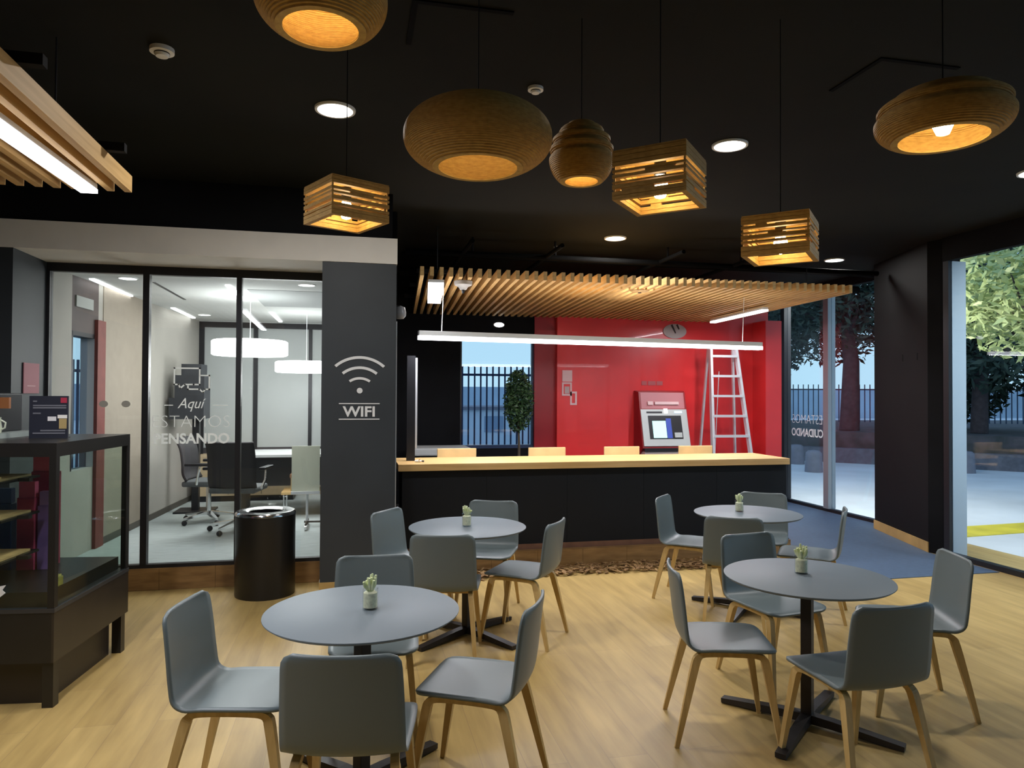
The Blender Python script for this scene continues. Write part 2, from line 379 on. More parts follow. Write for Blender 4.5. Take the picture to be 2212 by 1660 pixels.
# dark column with light oak skirting
rp = struct(MB().prism([(5.95, 6.43), (6.18, 6.43), (6.66, 7.72), (6.36, 7.72)], 0.11, CEIL).build('wall_pillar_right', mat('charcoal_column', (0.007, 0.0075, 0.008), 0.7, var=0.15, scale=2, spec=0.2)), 'black column between the glass facades')
struct(MB().prism([(5.94, 6.425), (6.18, 6.425), (6.66, 7.73), (6.35, 7.73)], 0.0, 0.11).build('baseboard_right', M_SKIRT))
MB().prism([(6.0, 6.24), (6.18, 6.24), (6.18, 6.43), (5.95, 6.43)], 0.0, CEIL).build('column_flank', M_BLACK, rp)
for v in (6.62, 6.95): MB().box((6.0 + (v - 6.43) * .318 - .045, v, 2.05), (6.0 + (v - 6.43) * .318 + .02, v + .03, 2.13)).build('coat_hook', M_BLACK, rp)
# --- facade, near part with pale outer reveal
wn = sbox('window_6', (5.96, -3.6, 0.0), (6.04, 6.24, 0.05), M_FRAME, 'tall glass facade at the right beside the tables')
part('head_rail', (5.96, -3.6, 3.055), (6.04, 6.24, 3.30), M_BLACK, wn)
M_SKYLIT = mat('skylit_white_jamb', (0.34, 0.42, 0.50), 0.5)  # white jamb with the blue light of the sky put into its colour
part('outer_jamb', (6.03, 6.19, 0.0), (6.20, 6.24, 3.055), M_SKYLIT, wn)
part('dark_jamb', (5.965, 6.17, 0.05), (6.0, 6.24, 3.055), M_FRAME, wn)
for v in (5.30, 3.0, 0.7, -1.6): part('mullion', (5.96, v - 0.05, 0.05), (6.04, v, 3.055), M_FRAME, wn)
for a, b in ((5.30, 6.17), (3.0, 5.25), (0.7, 2.95), (-1.6, 0.65), (-3.6, -1.65)): part('pane', (5.995, a, 0.05), (6.005, b, 3.055), M_GLASSF, wn)

# ================================================================== SLATTED CANOPIES
def canopy(name, label, u0, u1, v0, v1, z, h, pitch, w, sk=0.0):
    t = thing(name, label, 'canopy', (u0, v0, z))
    s0 = MB().add([(0, 0, 0), (w, 0, 0), (w + sk, v1 - v0, 0), (sk, v1 - v0, 0), (0, 0, h), (w, 0, h), (w + sk, v1 - v0, h), (sk, v1 - v0, h)],
                  [(0, 3, 2, 1), (4, 5, 6, 7), (0, 1, 5, 4), (1, 2, 6, 5), (2, 3, 7, 6), (3, 0, 4, 7)]).build('slat', M_SLAT, t)
    n = int((u1 - u0) / pitch)
    for i in range(1, n): share(s0, t, (i * pitch, 0, 0))
    b0 = part('carrier_batten', (0, 0.35, h), (u1 - u0 - pitch + w, 0.39, h + 0.04), M_BLACK, t)
    k = 1
    while 0.35 + k * 0.9 < v1 - v0 - 0.1:
        share(b0, t, (0, k * 0.9, 0)); k += 1
    for du in (0.2, (u1 - u0) - 0.35):
        for dv in (0.37, v1 - v0 - 0.4):
            MB().tube([(du, dv, h + 0.04), (du, dv, CEIL - z)], 0.004, 6).build('hanger_rod', M_FRAME, t)
    return t
canopy('slat_canopy', 'long pine slat canopy hanging above the counter', 0.585, 5.21, 6.57, RV - 0.03, 2.745, 0.085, 0.0905, 0.036, 0.19)
canopy('slat_canopy', 'pine slat canopy cut by the left frame edge above the display case', -3.45, -1.015, 0.6, 4.07, 2.70, 0.085, 0.084, 0.034)

def linear_lamp(label, a, b, z, w, h, cords=(), top=2.745, watts=None, uplight=0, group='linear led lamps'):
    a = Vector((a[0], a[1], 0)); b = Vector((b[0], b[1], 0)); L = (b - a).length; mid = (a + b) / 2
    ang = math.atan2((b - a).y, (b - a).x)
    t = thing('linear_lamp', label, 'lamp', (mid.x, mid.y, z), ang, group)
    part('housing', (-L / 2, -w / 2, h * 0.45), (L / 2, w / 2, h), M_WHITE, t)
    part('diffuser', (-L / 2 - 0.001, -w / 2 - 0.002, 0.0), (L / 2 + 0.001, w / 2 + 0.002, h * 0.45), E_BAR, t)
    for c in cords: MB().tube([(c, 0, h), (c + 0.01, 0.0, (h + top - z) / 2), (c + 0.02, 0, top - z)], 0.0035, 6).build('cord', M_WHITE, t)
    lamp_area('lamp_light', (0, 0, -0.004), L, BAR_W * L if watts is None else watts, (0.93, 0.94, 1.0), t, size_y=w)
    if uplight: lamp_area('lamp_uplight', (0, 0, h + 0.004), L, uplight, (0.95, 0.95, 1.0), t, rot=(PI, 0, 0), size_y=w * 0.8)
    return t
linear_lamp('long white linear lamp hanging by a cord over the counter', (0.59, 6.75), (4.45, 7.19), 2.165, 0.07, 0.085, cords=(-1.72, 1.7), uplight=13)
linear_lamp('white linear lamp under the left end of the counter canopy', (0.73, 6.56), (0.86, 7.9), 2.66, 0.14, 0.05, cords=(-0.3,), top=2.745)
linear_lamp('white linear lamp under the right end of the counter canopy', (4.78, 7.62), (4.86, 9.05), 2.66, 0.07, 0.05, cords=(-0.3,), top=2.745)
linear_lamp('white linear lamp under the canopy over the display case', (-1.40, 1.2), (-1.315, 3.96), 2.655, 0.075, 0.045, cords=(-0.9, 0.9), top=2.70)

# ================================================================== DOWNLIGHTS, DETECTORS
def downlight(u, v, label, z=CEIL, r=0.108, w=None, group='round ceiling downlights'):
    t = thing('downlight', label, 'downlight', (u, v, z), 0, group)
    MB().lathe([(r * 0.93, -0.012), (r * 1.06, -0.012), (r * 1.08, 0.0), (r * 0.93, 0.0), (r * 0.93, -0.012)], 32, cap=False).build('trim_ring', M_WHITE, t)
    MB().lathe([(0.0001, -0.006), (r * 0.93, -0.006), (r * 0.93, -0.001), (0.0001, -0.001)], 32, cap=False).build('diffuser', E_DOWN, t)
    lamp_area('lamp_light', (0, 0, -0.014), r * 1.8, DOWN_W if w is None else w, (1.0, 0.97, 0.93), t, disk=True, spread=180)
    return t
for u, v, lb in ((-0.12, 4.23, 'bright round downlight in the ceiling above the wooden cube pendant on the left'),
                 (2.40, 4.24, 'bright round downlight in the ceiling right of the middle cube pendant'),
                 (2.66, 7.03, 'small round downlight in the ceiling just over the counter canopy'),
                 (5.65, 7.53, 'small round downlight beside the lowest cube pendant'),
                 (4.86, 4.24, 'round downlight at the right edge of the ceiling')):
    downlight(u, v, lb, w=14.0 if v > 7.3 else 28.0)
def detector(u, v, z, r, label):
    t = thing('smoke_detector', label, 'detector', (u, v, z))
    MB().lathe([(0.0001, -r * 0.75), (r * 0.5, -r * 0.72), (r * 0.62, -r * 0.5), (r * 0.62, -r * 0.4), (r, -r * 0.36), (r, 0)], 24).build('housing', M_WHITE, t)
    MB().lathe([(r * 0.64, -r * 0.5), (r * 0.64, -r * 0.4), (r * 0.5, -r * 0.4)], 24, cap=False).build('vent_ring', M_FRAME, t)
detector(-0.913, 3.675, CEIL, 0.055, 'white smoke detector in the ceiling at upper left')
detector(0.94, 3.69, CEIL, 0.042, 'small white smoke detector above the large round pendant')
detector(2.19, 7.6, CEIL, 0.035, 'tiny white detector in the dark ceiling above the slat canopy')

# ================================================================== PENDANTS
def ring_profile(prof, n_layers, t):
    # stepped outer/inner profile of stacked cardboard layers
    out = []
    for i in range(n_layers):
        z0 = i * t; z1 = (i + 1) * t - t * 0.18
        r = prof((i + 0.5) / n_layers); out += [(r, z0), (r, z1), (r - 0.004, z1), (r - 0.004, (i + 1) * t)]
    return out
def disc_pendant(label, loc, R, H, prof, lit, zb, n_layers=36):
    t = thing('disc_pendant', label, 'pendant lamp', loc, 0, 'round cardboard pendant lamps')
    th = H / n_layers
    o = [(r * R, z) for r, z in ring_profile(prof, n_layers, th)]
    inn = [(max(r - 0.022, 0.02), z) for r, z in o]
    MB().lathe(o, 56, cap=False, smooth=False).build('shade', M_CARD, t)
    MB().lathe(inn, 56, cap=False, smooth=False).build('inner_shade', M_CARDGLOW, t)
    MB().lathe([(inn[0][0], 0), (o[0][0], 0)], 56, cap=False).build('bottom_rim', M_CARDGLOW, t)
    MB().lathe([(0.03, H), (o[-1][0], H), (o[-1][0], H + 0.004), (0.03, H + 0.004)], 56, cap=False).build('top_rim', M_CARD, t)
    MB().lathe([(0.02, zb + 0.055), (0.024, zb + 0.055), (0.024, zb + 0.10), (0.0001, zb + 0.10)], 16).build('socket', M_FRAME, t)
    MB().tube([(0, 0, zb + 0.10), (0, 0, CEIL - loc[2])], 0.0022, 6).build('cable', M_BLACK, t)
    MB().lathe([(0.0001, zb - 0.035), (0.02, zb - 0.028), (0.032, zb), (0.027, zb + 0.03), (0.016, zb + 0.055), (0.0001, zb + 0.055)], 16).build('bulb', E_BULB if lit else mat('unlit_bulb', (0.5, 0.42, 0.3), 0.3), t)
    if lit: lamp_point('lamp_light', (0, 0, zb + (0.005 if zb > 0.1 else 0.0)), BULB_W * lit, (1.0, 0.78, 0.38), 0.034, t)
    return t
def oblate(p, x0=-0.82, x1=0.96):
    def f(s):
        x = x0 + (x1 - x0) * s
        return max(0.12, (1 - abs(x) ** 2.2) ** (1 / p))
    return f
def groove(s, c, w, d): return d * math.exp(-((s - c) / w) ** 2)
def ridged(s):
    x = -0.80 + 1.74 * s; base = max(0.1, (1 - abs(x) ** 2.2) ** 0.5)
    return base * (1 - groove(s, 0.48, 0.05, 0.11) - groove(s, 0.65, 0.05, 0.14) - groove(s, 0.82, 0.05, 0.16))
def ridged2(s):
    x = -0.74 + 1.66 * s; base = max(0.1, (1 - abs(x) ** 2.4) ** 0.5)
    return base * (1 - groove(s, 0.54, 0.07, 0.08) - groove(s, 0.80, 0.06, 0.10))
disc_pendant('largest round cardboard pendant, wide flattened sphere with a dim inside', (0.462, 2.714, 2.525), 0.288, 0.255, oblate(1.9), 0.10, 0.15, 44)
disc_pendant('small ridged round cardboard pendant between the large round one and the cube', (0.963, 2.962, 2.580), 0.143, 0.25, ridged, 0.6, 0.13, 36)
disc_pendant('ridged flat cardboard pendant with glowing bulb hanging at the upper right', (1.942, 2.028, 2.520), 0.212, 0.165, ridged2, 1.0, 0.045, 30)
disc_pendant('round cardboard pendant cut off by the top frame edge', (-0.105, 2.174, 2.728), 0.195, 0.22, oblate(2.0, -0.78), 1.0, 0.15, 36)

def cube_pendant(label, loc, a, H, rz, seed):
    rnd = random.Random(seed)
    t = thing('cube_pendant', label, 'pendant lamp', loc, rz, 'cardboard cube pendant lamps')
    w = 0.022
    def frame(h):
        m = MB()
        m.box((-a, -a, 0), (a, -a + w, h)); m.box((-a, a - w, 0), (a, a, h)); m.box((-a, -a + w, 0), (-a + w, a - w, h)); m.box((a - w, -a + w, 0), (a, a - w, h))
        return m
    hs = [0.006, 0.009, 0.012, 0.016]
    protos = {}
    z = 0.0; gaps = []; i = 0
    while z < H - 0.02:
        h = rnd.choice(hs if 0.03 < z < H - 0.05 else [0.014, 0.020])
        if h not in protos: o = frame(h).build('layer', M_CARD, t); protos[h] = o; o.location = (0, 0, z)
        else: share(protos[h], t, (0, 0, z))
        z += h
        g = rnd.choice([0.005, 0.008, 0.011, 0.014]) if 0.02 < z < H - 0.05 else 0.0015
        if g: gaps.append((z, g)); z += g
    top = z
    sp = MB()
    for sx_, sy_ in ((-1, -1), (1, -1), (1, 1), (-1, 1)):
        sp2 = MB().box((sx_ * (a - w * 0.2) - 0.006 if sx_ > 0 else sx_ * (a - w * 0.2), sy_ * (a - w * .2) - 0.006 if sy_ > 0 else sy_ * (a - w * .2), 0.001),
                       (sx_ * (a - w * 0.2) if sx_ > 0 else sx_ * (a - w * 0.2) + 0.006, sy_ * (a - w * .2) if sy_ > 0 else sy_ * (a - w * .2) + 0.006, top - 0.002))
        sp2.build('corner_post', M_CARD, t)
    # irregular filler strips closing parts of the slits
    for (gz, g) in gaps:
        if g < 0.003: continue
        for side in range(4):
            if rnd.random() < 0.4:
                s0 = rnd.uniform(-a + 0.01, a * 0.3); s1 = min(a - 0.008, s0 + rnd.uniform(0.04, 0.13))
                m = MB().box((s0, -a + 0.004, gz), (s1, -a + w * 0.8, gz + g))
                o = m.build('filler_strip', M_CARD, t); o.rotation_euler = (0, 0, side * PI / 2)
    MB().box((-a + 0.002, -a + 0.002, top), (a - 0.002, a - 0.002, top + 0.006)).build('top_plate', M_CARD, t)
    zb = 0.055
    MB().lathe([(0.02, zb + 0.055), (0.023, zb + 0.055), (0.023, zb + 0.11), (0.0001, zb + 0.11)], 16).build('socket', M_FRAME, t)
    MB().tube([(0, 0, zb + 0.11), (0, 0, CEIL - loc[2])], 0.0022, 6).build('cable', M_BLACK, t)
    MB().lathe([(0.0001, zb - 0.035), (0.02, zb - 0.028), (0.031, zb), (0.028, zb + 0.025), (0.015, zb + 0.055), (0.0001, zb + 0.055)], 16).build('bulb', E_BULB, t)
    lamp_point('lamp_light', (0, 0, zb + 0.02), BULB_W * 2.6, (1.0, 0.76, 0.33), 0.033, t)
    return t
cube_pendant('largest cardboard cube pendant with glowing bulb, right of the round pendants', (1.132, 2.515, 2.375), 0.140, 0.185, math.radians(-42), 3)
cube_pendant('lowest cardboard cube pendant, hanging before the dark column on the right', (1.813, 2.773, 2.245), 0.138, 0.185, math.radians(-43), 11)
cube_pendant('cardboard cube pendant on the left before the warm grey fascia', (-0.042, 3.338, 2.425), 0.142, 0.18, math.radians(28), 23)

# ================================================================== TABLES
M_PEB = mat('white_pebbles', (0.74, 0.74, 0.58), 0.7, var=0.15, scale=90)
M_SUC = mat('succulent_green', (0.55, 0.64, 0.26), 0.5, col2=(0.80, 0.84, 0.62), scale=30)
def make_table(name, label, loc, rz):
    t = thing(name, label, 'table', loc, rz, 'round cafe tables')
    R = 0.402
    MB().lathe([(0.0001, 0.727), (R - 0.012, 0.727), (R, 0.736), (R, 0.740), (R - 0.002, 0.741), (0.0001, 0.741)], 72).build('tabletop', M_TABLE, t)
    MB().lathe([(0.0001, 0.712), (0.11, 0.712), (0.11, 0.727), (0.0001, 0.727)], 24).build('mounting_plate', M_STEEL, t)
    part('pole', (-0.026, -0.026, 0.02), (0.026, 0.026, 0.712), M_STEEL, t, bevel=0.003)
    b0 = MB().bar([(0.0, 0, 0.04), (0.12, 0, 0.037), (0.435, 0, 0.016)], (0, 1, 0), 0.05, [0.045, 0.04, 0.024]).build('foot_bar', M_STEEL, t)
    for k in range(1, 4): share(b0, t, (0, 0, 0), (0, 0, k * PI / 2))
    return t
t1 = make_table('round_table', 'blue grey round table in the left foreground beside the display case', (0.043, 3.06, 0), math.radians(40))
dup(t1, (2.23, 3.186, 0), math.radians(40), 'blue grey round table in the right foreground, pole and cross foot visible')
dup(t1, (0.769, 4.858, 0), math.radians(36), 'round table in the back row before the dark counter, nearest the wifi pillar')
dup(t1, (2.984, 5.007, 0), math.radians(44), 'round table in the back row at the right end of the counter')

def make_vase(name, label, loc, rz, seed):
    rnd = random.Random(seed)
    t = thing(name, label, 'plant', loc, rz, 'succulents in glass jars')
    MB().lathe([(0.0001, 0.0), (0.031, 0.0), (0.033, 0.004), (0.033, 0.086), (0.030, 0.086), (0.030, 0.007), (0.0001, 0.007)], 24).build('glass_jar', glass('jar_glass', (0.97, 0.98, 0.96), 1.0), t)
    MB().lathe([(0.0001, 0.008), (0.0288, 0.008), (0.0288, 0.068), (0.02, 0.074), (0.0001, 0.076)], 20).build('pebbles', M_PEB, t)
    for k in range(13):
        a = k * 2.4 + rnd.uniform(-.3, .3); lean = 0.008 + 0.030 * (k / 13); hh = rnd.uniform(0.125, 0.150) - 0.018 * (k / 13)
        pts = [(0.006 * math.cos(a), 0.006 * math.sin(a), 0.07), (lean * .7 * math.cos(a), lean * .7 * math.sin(a), 0.10), (lean * math.cos(a), lean * math.sin(a), hh)]
        MB().tube(pts, [0.004, 0.010, 0.005], 6).build('leaf', M_SUC, t)
    return t
make_vase('succulent_jar', 'succulent in a glass jar on the left foreground table', (0.074, 3.075, 0.741), 0.3, 1)
make_vase('succulent_jar', 'succulent in a glass jar on the right foreground table', (2.242, 3.25, 0.741), 1.3, 2)
make_vase('succulent_jar', 'succulent in a glass jar on the back row table nearest the wifi pillar', (0.765, 4.87, 0.741), 2.3, 3)
make_vase('succulent_jar', 'succulent in a glass jar on the back row table at the counter right end', (2.957, 5.08, 0.741), 3.3, 4)

# ================================================================== CHAIRS
def catmull(P, n):
    out = []
    Q = [P[0]] + P + [P[-1]]
    for i in range(1, len(Q) - 2):
        for k in range(n):
            t = k / n; a, b, c, d = Q[i - 1], Q[i], Q[i + 1], Q[i + 2]
            out.append(tuple(0.5 * ((2 * b[j]) + (-a[j] + c[j]) * t + (2 * a[j] - 5 * b[j] + 4 * c[j] - d[j]) * t * t + (-a[j] + 3 * b[j] - 3 * c[j] + d[j]) * t ** 3) for j in range(len(b))))
    out.append(P[-1]); return out
def shell_mesh():
    # (x, z, halfwidth, edge lift)
    P = [(0.212, 0.440, 0.192, 0.0), (0.18, 0.450, 0.205, 0.002), (0.06, 0.449, 0.212, 0.006), (-0.08, 0.444, 0.211, 0.010), (-0.162, 0.438, 0.209, 0.014),
         (-0.213, 0.468, 0.207, 0.018), (-0.232, 0.54, 0.206, 0.022), (-0.245, 0.64, 0.203, 0.024), (-0.256, 0.73, 0.199, 0.024), (-0.266, 0.80, 0.194, 0.022)]
    prof = catmull(P, 4); n = len(prof); m = 16
    def seg(i): return math.dist(prof[i][:2], prof[i - 1][:2]) if i else 0
    L = [0]
    for i in range(1, n): L.append(L[-1] + seg(i))
    vs = []; fs = []
    for i, (x, z, hw, lift) in enumerate(prof):
        a = prof[max(i - 1, 0)]; b = prof[min(i + 1, n - 1)]
        tx, tz = b[0] - a[0], b[1] - a[1]; q = math.hypot(tx, tz); nx, nz = tz / q, -tx / q     # normal toward the sitter
        e = min(L[i], L[-1] - L[i]); rc = 0.055 if L[i] < L[-1] / 2 else 0.04
        cut = rc - math.sqrt(max(0, rc * rc - (rc - e) ** 2)) if e < rc else 0.0
        for j in range(m + 1):
            s = -1 + 2 * j / m; l = lift * abs(s) ** 2.2
            vs.append((x + nx * l, s * (hw - cut), z + nz * l))
    for i in range(n - 1):
        for j in range(m): fs.append((i * (m + 1) + j, i * (m + 1) + j + 1, (i + 1) * (m + 1) + j + 1, (i + 1) * (m + 1) + j))
    return vs, fs
def make_chair(label, loc, rz):
    t = thing('dining_chair', label, 'chair', loc, rz, 'slate grey cafe chairs')
    vs, fs = shell_mesh(); mb = MB(); mb.add(vs, fs, True)
    o = mb.build('seat_shell', M_SHELL, t, recalc=False)
    sd = o.modifiers.new('thickness', 'SOLIDIFY'); sd.thickness = 0.012; sd.offset = 0
    for sy in (1, -1):
        # front leg with its half of the side rail
        f = [(-0.005, sy * 0.158, 0.424), (0.08, sy * 0.160, 0.424), (0.128, sy * 0.162, 0.421), (0.149, sy * 0.164, 0.408), (0.160, sy * 0.168, 0.375), (0.192, sy * 0.184, 0.19), (0.222, sy * 0.199, 0.0)]
        r = [(0.005, sy * 0.158, 0.424), (-0.08, sy * 0.160, 0.424), (-0.132, sy * 0.162, 0.421), (-0.154, sy * 0.165, 0.407), (-0.168, sy * 0.170, 0.373), (-0.213, sy * 0.188, 0.19), (-0.258, sy * 0.205, 0.0)]
        ww = [0.026, 0.026, 0.028, 0.030, 0.030, 0.026, 0.019]; hh = [0.020, 0.021, 0.024, 0.032, 0.036, 0.029, 0.020]
        MB().bar(catmull(f, 3), (0, 1, 0), [x[0] for x in catmull([(q,) for q in ww], 3)], [x[0] for x in catmull([(q,) for q in hh], 3)]).build('leg', M_LEG, t)
        MB().bar(catmull(r, 3), (0, 1, 0), [x[0] for x in catmull([(q,) for q in ww], 3)], [x[0] for x in catmull([(q,) for q in hh], 3)]).build('leg', M_LEG, t)
    part('cross_rail', (0.02, -0.15, 0.408), (0.05, 0.15, 0.428), M_LEG, t)
    part('cross_rail', (-0.10, -0.15, 0.408), (-0.07, 0.15, 0.428), M_LEG, t)
    return t
CH = [  # backrest top centre, facing degrees, label
    (-0.69, 3.195, -13, 'grey chair on the left of the left foreground table, seen from its side'),
    (-0.038, 2.431, 79, 'grey chair in the very foreground with its back turned, at the left table'),
    (0.765, 2.916, 153, 'grey chair on the right of the left foreground table, seat to the left'),
    (0.117, 3.911, -92, 'grey chair behind the left foreground table, facing the viewer'),
    (0.227, 5.408, -37, 'grey chair standing against the wifi pillar at the back row table'),
    (0.536, 4.382, 76, 'grey chair with its back turned before the back row table near the pillar'),
    (1.377, 4.710, 145, 'grey chair right of the back row table near the pillar, turned leftward'),
    (1.125, 5.737, -112, 'grey chair between the back row table near the pillar and the counter'),
    (1.580, 3.384, -17, 'grey chair on the left of the right foreground table, seat to the right'),
    (2.198, 2.536, 92, 'grey chair with its back turned in front of the right foreground table'),
    (3.24, 3.29, 160, 'grey chair at the right of the right foreground table, near the facade'),
    (2.414, 4.075, -82, 'grey chair behind the right foreground table, facing the viewer'),
    (2.579, 5.711, -42, 'grey chair left of the back row table at the right end of the counter'),
    (2.644, 4.617, 62, 'grey chair with its back turned before the back row table at the right'),
    (3.587, 5.761, -125, 'grey chair between the right back row table and the counter end'),
    (3.680, 4.773, 142, 'grey chair beside the carpet strip, right of the right back row table'),
]
c0 = None
for u, v, a, lb in CH:
    r = math.radians(a); x, y = u * 0.9769 + 0.262 * math.cos(r), v * 0.9769 + 0.262 * math.sin(r)
    if c0 is None: c0 = make_chair(lb, (x, y, 0), r)
    else: dup(c0, (x, y, 0), r, lb)

# ================================================================== COUNTER
ct = thing('counter', 'dark panelled bar counter before the red wall', 'counter', (0, 0, 0.165))
for i in range(5):
    u0 = 0.44 + i * 0.798
    part('front_panel', (u0 + 0.001, 6.675, 0.0), (u0 + 0.797, 6.70, 0.775), mat('counter_black', (0.006, 0.0075, 0.011), 0.6, var=0.15, scale=2, spec=0.25), ct)
part('carcass', (0.44, 6.70, 0.0), (4.43, 7.12, 0.775), M_BLACK, ct)
part('kick_board', (0.44, 6.665, 0.0), (4.43, 6.675, 0.05), mat('brown_kick', (0.16, 0.075, 0.045), 0.6, var=0.2), ct)
wt = thing('bar_worktop', 'long light oak worktop on the dark counter', 'worktop', (0, 0, 0.94))
for i, (a, b) in enumerate(((6.60, 6.82), (6.821, 7.05), (7.051, 7.30))):
    part('plank', (0.40, a, 0), (4.42, b, 0.063), M_TOP, wt, bevel=0.002)
sm = thing('spray_nozzle', 'small white fitting lying on the left end of the worktop', 'fitting', (0.60, 6.78, 1.003))
MB().tube([(-0.035, 0, 0.012), (0.0, 0.005, 0.014), (0.03, 0.0, 0.012)], [0.008, 0.013, 0.009], 10).build('body', M_WHITE, sm)
MB().tube([(0.0, 0, 0.014), (0.012, -0.01, 0.03)], [0.008, 0.005], 8).build('spout', M_CHROME, sm)
MB().tube([(0.03, 0, 0.012), (0.05, 0.012, 0.01)], [0.006, 0.009], 8).build('cap', M_FRAME, sm)

def make_stool(label, loc):
    t = thing('bar_stool', label, 'stool', loc, 0, 'bar stools behind the counter')
    part('backrest', (-0.215, 0.17, 0.68), (0.215, 0.19, 0.895), M_STOOL, t, bevel=0.006)
    part('seat', (-0.20, -0.18, 0.60), (0.20, 0.20, 0.625), M_STOOL, t, bevel=0.006)
    for sx_, sy_ in ((-1, -1), (1, -1), (1, 1), (-1, 1)):
        MB().tube([(sx_ * 0.15, sy_ * 0.14, 0.60), (sx_ * 0.20, sy_ * 0.19, 0)], 0.013, 8).build('leg', M_STEEL, t)
    for s_ in (-1, 1): MB().tube([(s_ * 0.183, -0.172, 0.22), (s_ * 0.183, 0.172, 0.22)], 0.009, 8).build('foot_rail', M_STEEL, t)
    return t
s0 = make_stool('light wood stool back behind the counter, farthest left of four', (1.10, 7.55, 0.165))
dup(s0, (2.12, 7.55, 0.165), 0, 'light wood stool back behind the counter, second from the left')
dup(s0, (3.01, 7.55, 0.165), 0, 'light wood stool back behind the counter, left of the cash machine')
dup(s0, (3.93, 7.55, 0.165), 0, 'light wood stool back behind the counter, below the ladder')
# dried leaf and bark strip before the platform
rnd = random.Random(5); lf = MB()
for k in range(1500):
    u = rnd.uniform(0.40, 4.05); v = rnd.uniform(6.24, 6.57); a = rnd.uniform(0, 2 * PI); L = rnd.uniform(0.015, 0.045); w = L * rnd.uniform(.3, .6); z = rnd.uniform(0.006, 0.038); th = rnd.uniform(-.5, .5)
    ca, sa = math.cos(a), math.sin(a); pts = []
    for dx, dy, dz in ((-L, 0, -th * L), (0, -w, .004), (L, 0, th * L), (0, w, .004)): pts.append((u + dx * ca - dy * sa, v + dx * sa + dy * ca, max(0.004, z + dz * .5)))
    pts2 = [(p[0], p[1], p[2] + 0.003) for p in pts]
    lf.add(pts + pts2, [(0, 3, 2, 1), (4, 5, 6, 7), (0, 1, 5, 4), (1, 2, 6, 5), (2, 3, 7, 6), (3, 0, 4, 7)])
tag(lf.build('bark_chips', mat('bark_chip', (0.42, 0.25, 0.10), 0.8, col2=(0.16, 0.08, 0.03), scale=14)), 'strip of brown bark chips at the foot of the platform', 'bark chips', kind='stuff')
# brass like door post and grey bench at the left end behind the counter
dp = thing('door_post', 'slim black door post with a bright edge behind the left counter end', 'post', (0.545, 6.98, 1.003))
part('profile', (-0.045, -0.03, 0), (0.035, 0.03, 1.02), M_FRAME, dp); part('edge_strip', (0.036, -0.03, 0.12), (0.055, -0.01, 1.0), M_ALU, dp)
gb = thing('grey_bench', 'low grey cushioned bench behind the left counter end', 'bench', (1.15, 9.35, 0.165))
part('cushion', (-0.45, -0.3, 0.70), (0.33, 0.25, 0.80), mat('bench_grey', (0.42, 0.43, 0.42), 0.8), gb, bevel=0.02); part('base', (-0.45, -0.25, 0), (0.30, 0.25, 0.70), M_FRAME, gb)
fs_ = thing('glass_door_edge', 'thin bright metal edge beside the wifi pillar', 'door edge', (0.36, 6.44, 0.0))
part('edge_strip', (0, 0, 0.4), (0.012, 0.05, 2.3), M_ALU, fs_); part('foot', (-0.004, 0, 0.0), (0.016, 0.05, 0.4), M_FRAME, fs_)

# ================================================================== CASH MACHINE, LADDER, WALL MARKS
am = thing('cash_machine', 'grey and red cash machine set in the red wall', 'cash machine', (4.37, RV, 0.0), 0)
M_ATMG = mat('atm_silver', (0.52, 0.55, 0.54), 0.4, metal=0.2)
M_ATMP = mat('atm_pink_header', (0.55, 0.20, 0.22), 0.45)
def slab(name, x0, x1, ya, za, yb, zb, th, m, parent, s=0.0):
    # slab leaning: lower edge (y=ya,z=za) upper edge (y=yb,z=zb); s shifts the upper edge sideways
    d = Vector((0, yb - ya, zb - za)).normalized(); n_ = Vector((0, d.z, -d.y)) * th
    vs = [(x0, ya, za), (x1, ya, za), (x1 - s, yb, zb), (x0 - s, yb, zb)]
    vs2 = [(v[0], v[1] + n_.y, v[2] + n_.z) for v in vs]
    return MB().add(vs + vs2, [(0, 1, 2, 3), (7, 6, 5, 4), (0, 4, 5, 1), (1, 5, 6, 2), (2, 6, 7, 3), (3, 7, 4, 0)]).build(name, m, parent)
bd = MB().add([(-0.39, -0.005, 0.72), (0.39, -0.005, 0.72), (0.39, -0.005, 1.72), (-0.39, -0.005, 1.72), (-0.37, -0.30, 0.90), (0.37, -0.30, 0.90), (0.36, -0.10, 1.70), (-0.36, -0.10, 1.70)],
              [(0, 1, 2, 3), (7, 6, 5, 4), (0, 4, 5, 1), (1, 5, 6, 2), (2, 6, 7, 3), (3, 7, 4, 0)]).build('body', mat('atm_red_body', (0.30, 0.015, 0.02), 0.4), am)
hd = slab('header', -0.335, 0.335, -0.160, 1.46, -0.108, 1.69, 0.02, M_ATMP, am)
slab('header_mark', -0.24, -0.16, -0.170, 1.515, -0.157, 1.565, 0.012, mat('pale_pink', (0.8, 0.55, 0.55), 0.5), hd)
slab('header_mark', -0.13, 0.24, -0.169, 1.52, -0.159, 1.56, 0.012, MATS['pale_pink'], hd)
fc = slab('fascia', -0.355, 0.355, -0.315, 0.93, -0.170, 1.45, 0.03, M_ATMG, am)
slab('screen_recess', -0.255, 0.255, -0.292, 1.03, -0.200, 1.36, 0.012, M_FRAME, fc)
slab('screen', -0.20, 0.005, -0.293, 1.045, -0.227, 1.285, 0.01, emit('atm_screen', (0.45, 0.80, 0.74), 0.9), fc)
slab('blue_panel', 0.012, 0.09, -0.292, 1.04, -0.215, 1.32, 0.010, emit('atm_blue', (0.03, 0.06, 0.32), 0.6), fc)
slab('keypad', 0.12, 0.235, -0.302, 1.05, -0.285, 1.12, 0.014, M_ATMG, fc)
slab('card_slot', -0.27, -0.03, -0.190, 1.395, -0.183, 1.42, 0.012, M_FRAME, fc)
